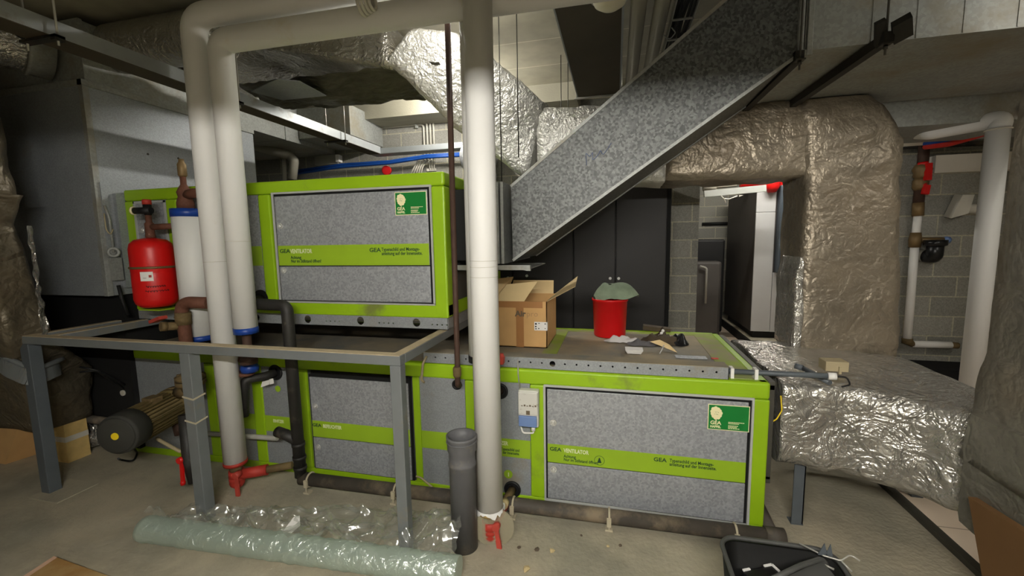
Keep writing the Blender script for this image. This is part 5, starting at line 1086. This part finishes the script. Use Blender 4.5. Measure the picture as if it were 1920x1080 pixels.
pq = onZ(550, 990, .09); k = MB(); k.prism([pq+V((-.035, -.03, .0)), pq+V((.02, -.045, .0)), pq+V((.045, .0, .02)), pq+V((.0, .05, .035)), pq+V((-.03, .04, .03))], (0, 0, .002)); solo('paper_note', k, 'paper', 'small bluish white torn paper on the clear plastic sheet', 'paper')
# chipboard bottom left
pts = [onZ(40, 1083, .03), onZ(101, 1043, .03), onZ(215, 1084, .03)]
e1v, e2v = (pts[0]-pts[1]), (pts[2]-pts[1]); P0 = pts[1]; Pa = P0+e1v*4; Pb = P0+e2v*3.0
ch_ = thing('chipboard', 'brown chipboard sheet with pinkish edge at the lower left corner', 'board', (P0.x, P0.y, 0))
k = MB(); k.hexa([V((P0.x, P0.y, .002)), V((Pa.x, Pa.y, .002)), V((Pa.x+e2v.x*3, Pa.y+e2v.y*3, .002)), V((Pb.x, Pb.y, .002)), V((P0.x, P0.y, .03)), V((Pa.x, Pa.y, .03)), V((Pa.x+e2v.x*3, Pa.y+e2v.y*3, .03)), V((Pb.x, Pb.y, .03))]); part('sheet', k, 'chipboard', ch_, 'brown face')
dn = (e2v.normalized()); k = MB(); k.hexa([V((P0.x, P0.y, .001))-dn*.0, V((Pa.x, Pa.y, .001)), V((Pa.x, Pa.y, .001))+dn*.028, V((P0.x, P0.y, .001))+dn*.028, V((P0.x, P0.y, .0315)), V((Pa.x, Pa.y, .0315)), V((Pa.x, Pa.y, .0315))+dn*.028, V((P0.x, P0.y, .0315))+dn*.028]); part('edge', k, 'chip_edge', ch_, 'pale pinkish edge')
# left cardboard, offcut block
q = onZ(0, 885, 0)
k = MB(); k.prism([onY(-70, 740, 2.0), onY(28, 748, 2.0), onY(34, 800, 2.0), onY(8, 878, 2.0), onY(-70, 900, 2.0)], (.05, .25, 0)); solo('cardboard_piece', k, 'cardboard', 'folded brown cardboard at the left edge of the photo', 'cardboard')
k = MB(); a = onZ(135, 866, 0); k.box((a.x-.22, a.y-.02, 0), (a.x, a.y+.12, .36)); wb = thing('insulation_block', 'yellowish block standing on the floor behind the left post', 'block', (a.x-.1, a.y, 0)); part('block', k, 'insulation_yellow', wb); k = MB(); k.box((a.x-.222, a.y-.022, .16), (a.x+.002, a.y+.122, .20)); part('wrap_band', k, 'dirty_white', wb, 'pale band')
k = MB(); k.tube([onY(92, 775, 2.25), onY(200, 790, 2.3)], .03, 14); solo('floor_pipe', k, 'floor_pipe', 'dusty pipe lying level behind the left post', 'pipe')
fw = MB(); c = onY(178, 838, 2.35); fw.loft([ringx(c.x-.1, 2.28, 2.45, .03, .22), ringx(c.x+.1, 2.3, 2.45, .03, .2)], 8, 8, .04, 14, .2, 31); solo('foil_scrap', fw, 'foil', 'crumpled foil scrap on the floor left of the pump', 'foil scrap')
k = MB()
k.tube(arcpath([onY(150, 688, 2.0), onY(185, 695, 2.05), onY(215, 712, 2.2), onY(236, 722, 2.34)], .1), .008, 8); solo('cable', k, 'black', 'upper black cable arching from the left foil duct to the unit', 'cable')
k = MB(); k.tube(arcpath([onY(150, 698, 2.0), onY(180, 694, 2.05), onY(212, 716, 2.2), onY(234, 730, 2.34)], .1), .007, 8); solo('cable', k, 'black', 'lower black cable arching from the left foil duct to the unit', 'cable')
k = MB(); a = onY(236, 735, 2.34); k.bar(V((a.x, 2.34, .2)), a, .02, .02); k.disc(a+V((0, -.012, 0)), (0, -1, 0), .022, .014); solo('bracket', k, 'dirty_white', 'small bracket with pale disc at the left end of the lower unit', 'bracket')
# black bin
bcx, bcy, bhz = .64, 1.50, .36
def rrect(x0, x1, y0, y1, z, r, n=6):
    out = []
    for (cx, cy, a0) in ((x1-r, y1-r, 0), (x0+r, y1-r, PI/2), (x0+r, y0+r, PI), (x1-r, y0+r, 1.5*PI)):
        for k_ in range(n+1): a = a0+PI/2*k_/n; out.append(V((cx+math.cos(a)*r, cy+math.sin(a)*r, z)))
    return out
def rot2(p, a, c): d = p-c; return V((c.x+d.x*math.cos(a)-d.y*math.sin(a), c.y+d.x*math.sin(a)+d.y*math.cos(a), p.z))
cc_ = V((bcx, bcy, 0)); 
def shell(k, secs):
    rings = [[k.bm.verts.new(p) for p in s_] for s_ in secs]; m_ = len(rings[0])
    for i in range(len(rings)-1):
        for j in range(m_): f = k.bm.faces.new((rings[i][j], rings[i][(j+1) % m_], rings[i+1][(j+1) % m_], rings[i+1][j])); f.smooth = True
    k.bm.faces.new(list(reversed(rings[0]))); k.bm.faces.new(rings[-1])
tb_ = thing('tub', 'black plastic tub with rounded rim at the bottom edge right of centre', 'tub', (bcx, bcy, 0))
k = MB(); A = .0
x0, x1, y0, y1 = .43, .84, 1.12, 1.79
shell(k, [rrect(x0+.03, x1-.03, y0+.03, y1-.03, .0, .06), rrect(x0, x1, y0, y1, bhz-.01, .07), rrect(x0+.012, x1-.012, y0+.012, y1-.012, bhz-.01, .06), rrect(x0+.04, x1-.04, y0+.04, y1-.04, .012, .05)]); part('body', k, 'bin_black', tb_, 'black body')
k = MB(); rr = rrect(x0, x1, y0, y1, bhz, .07); k.tube(rr+[rr[0], rr[1]], .009, 8, cap=False); part('rim', k, 'bin_edge', tb_, 'worn grey rim')
dc_ = onZ(1412, 1084, .30); dc_.x = max(dc_.x, .585); Rz = Matrix.Rotation(.45, 3, 'Z')
k = MB(); k.box(dc_+V((-.07, -.07, -.2)), dc_+V((.07, .07, 0)), rot=Rz, bevel=.008); ib = thing('device', 'dark boxy device with white edges inside the black tub', 'device', dc_-V((0, 0, .2))); part('body', k, 'black_gloss', ib)
ctr = dc_+V((0, 0, .002))
for (p, q) in (((-.066, .066, 0), (-.035, .066, 0)), ((.03, .066, 0), (.066, .066, 0)), ((.066, .066, 0), (.066, .03, 0)), ((.066, .02, 0), (.066, .01, 0))): part('white_edge', MB().bar(ctr+Rz@V(p), ctr+Rz@V(q), .008, .006), 'paper', ib, 'white edge mark')
l1, l2_ = onZ(1440, 1090, .375), onZ(1540, 1048, .375)
k = MB(); k.tube(arcpath([l1, l1.lerp(l2_, .6)+V((0, .004, .004)), l2_, l2_+V((.02, .0, -.02))], .04), .010, 8); k.hexa([l1+V((.01, -.005, -.12)), l1+V((.14, -.06, -.12)), l2_+V((.02, -.10, -.12)), l2_+V((.0, -.005, -.12)), l1+V((.01, -.003, -.004)), l1+V((.14, -.06, -.01)), l2_+V((.02, -.10, -.01)), l2_+V((.0, -.003, -.004))]); solo('lid', k, 'bin_edge', 'dark lid with grey edge sticking up inside the black tub', 'lid')
k = MB(); k.torus((.55, 1.62, .24), (0, .3, 1), .09, .02, 30, 8); solo('cable_coil', k, 'black_gloss', 'glossy black cable coil in the black tub', 'cable')
cl2 = thing('metal_clip', 'shiny metal clip hooked on the right rear corner of the black tub', 'clip', (.82, 1.74, .37))
k = MB(); o = onZ(1545, 1042, .38)
k.tube(arcpath([o+V((-.07, .04, .01)), o, o+V((.05, -.015, .0)), o+V((.085, .0, .02)), o+V((.11, -.015, .01))], .02), .0034, 8); k.tube([o+V((.05, -.015, 0)), o+V((.075, -.04, -.02))], .004, 8); k.tube([o+V((-.01, -.02, -.02)), o+V((.02, -.035, -.025))], .004, 8); part('wire', k, 'rod_light', cl2, 'bright bent wire')
k = MB(); k.prism([o+V((-.02, 0, 0)), o+V((0, 0, .05)), o+V((.012, 0, .0))], (0, .004, 0)); k.prism([o+V((.005, 0, 0)), o+V((.02, 0, .05)), o+V((.03, 0, .0))], (0, .004, 0)); part('wing', k, 'frame_dark', cl2, 'grey wings')
# crumbs on the floor
for i, (u, v, r, m_, lab) in enumerate(((1006, 1030, .016, 'debris', 'dark crumb on the floor near the torn pipe end'), (973, 1026, .012, 'debris', 'dark crumb just behind another by the torn pipe'), (1163, 1022, .010, 'debris', 'dark crumb under the pipe clip below the fan door'), (1090, 1004, .008, 'debris', 'small dark crumb beside the drain pipe'), (988, 1066, .020, 'debris_light', 'pale crumb at the bottom edge centre'), (1140, 1024, .010, 'debris_light', 'pale crumb next to the dark one below the fan door'), (1035, 1032, .014, 'debris_light', 'pale crumb right of the dark crumbs'))):
    c = onZ(u, v, r*.4); k = MB(); bmesh.ops.create_icosphere(k.bm, subdivisions=1, radius=r, matrix=Matrix.Translation(c))
    for vv_ in k.bm.verts: vv_.co = c+(vv_.co-c)*(1+.5*noise.noise(vv_.co*60)); vv_.co.z = max(0.0005, c.z+(vv_.co.z-c.z)*.5)
    solo('crumb', k, m_, lab, 'crumb')

# ================================================================= lights
# luminaire over the camera: shade on top, lamps below
lm = thing('ceiling_luminaire', 'long tube lamp with metal shade hanging behind the viewer', 'lamp', (0, -.62, 2.15))
lyo = -.62
k = MB(); k.box((-.95, lyo-.35, 2.245), (.95, lyo+.40, 2.26)); k.box((-.95, lyo+.395, 2.190), (.95, lyo+.40, 2.25)); k.box((-.95, lyo-.35, 2.19), (.95, lyo-.345, 2.25)); k.box((-.95, lyo-.35, 2.19), (-.945, lyo+.40, 2.25)); k.box((.945, lyo-.35, 2.19), (.95, lyo+.40, 2.25))
part('shade', k, 'trim_grey', lm); k = MB()
for x in (-.6, .6): k.cyl((x, lyo, 2.26), (x, lyo, CZ), .005, 8)
part('rod', k, 'rod', lm)
part('tube', MB().cyl((-.75, lyo, 2.165), (.75, lyo, 2.165), .013, 16), 'lamp_on', lm)
def tube_lamp(label, p, q, mname, loc):
    p, q = V(p), V(q); t = thing('ceiling_luminaire', label, 'lamp', loc)
    part('tube', MB().cyl(p, q, .014, 14), mname, t); k = MB(); k.bar(p+V((0, 0, .05)), q+V((0, 0, .05)), .07, .04); k.cyl(p+V((0, 0, .06)), (p.x, p.y, CZ), .006, 8); k.cyl(q+V((0, 0, .06)), (q.x, q.y, CZ), .006, 8); part('housing', k, 'trim_grey', t)
    return t
tube_lamp('tube lamp under the ceiling behind the upper white pipes', onY(800, 20, 2.62), onY(895, 12, 2.62), 'lamp_mid', (-1.1, 2.62, 3.0))
tube_lamp('tube lamp behind the sloping bright foil', onY(822, 172, 4.0), onY(852, 196, 4.4), 'lamp_back', (-1.5, 4.2, 2.8))
tube_lamp('tube lamp hidden above the right block wall corner', (2.72, .9, 2.9), (2.72, 2.3, 2.9), 'lamp_side', (2.72, 1.6, 2.9))
tube_lamp('tube lamp on the boiler room ceiling', (1.2, 5.9, 3.0), (2.6, 5.9, 3.0), 'lamp_right', (1.9, 5.9, 3.0))
k = MB(); k.tube(arcpath([onY(1464, 742, 2.42), onY(1466, 770, 2.42), onY(1456, 786, 2.41), onY(1449, 790, 2.40)], .02), .0035, 6); solo('wire', k, 'yellow', 'thin yellow wire at the end flange of the lower unit', 'wire')
for pre, g in (('metal_cabinet', 'row of dark metal cabinets'), ('crumb', 'crumbs on the concrete floor'), ('insulated_pipe', 'white insulated pipes'), ('ceiling_pipe', 'grey pipes under the ceiling'), ('threaded_rod', 'thin rods hanging from the ceiling'), ('ceiling_luminaire', 'tube lamps'), ('strainer_valve', 'red valves under the white pipes'), ('air_handling_unit', 'green air handling units'), ('insulated_duct', 'foil wrapped ducts'), ('duct_support', 'dark channels under the galvanised duct')):
    for o in [q for q in sc.objects if q.parent is None and q.name.split('.')[0] == pre]: o['group'] = g
w = bpy.data.worlds.new('world'); sc.world = w; w.use_nodes = True; w.node_tree.nodes['Background'].inputs[0].default_value = (.5, .52, .5, 1); w.node_tree.nodes['Background'].inputs[1].default_value = .05
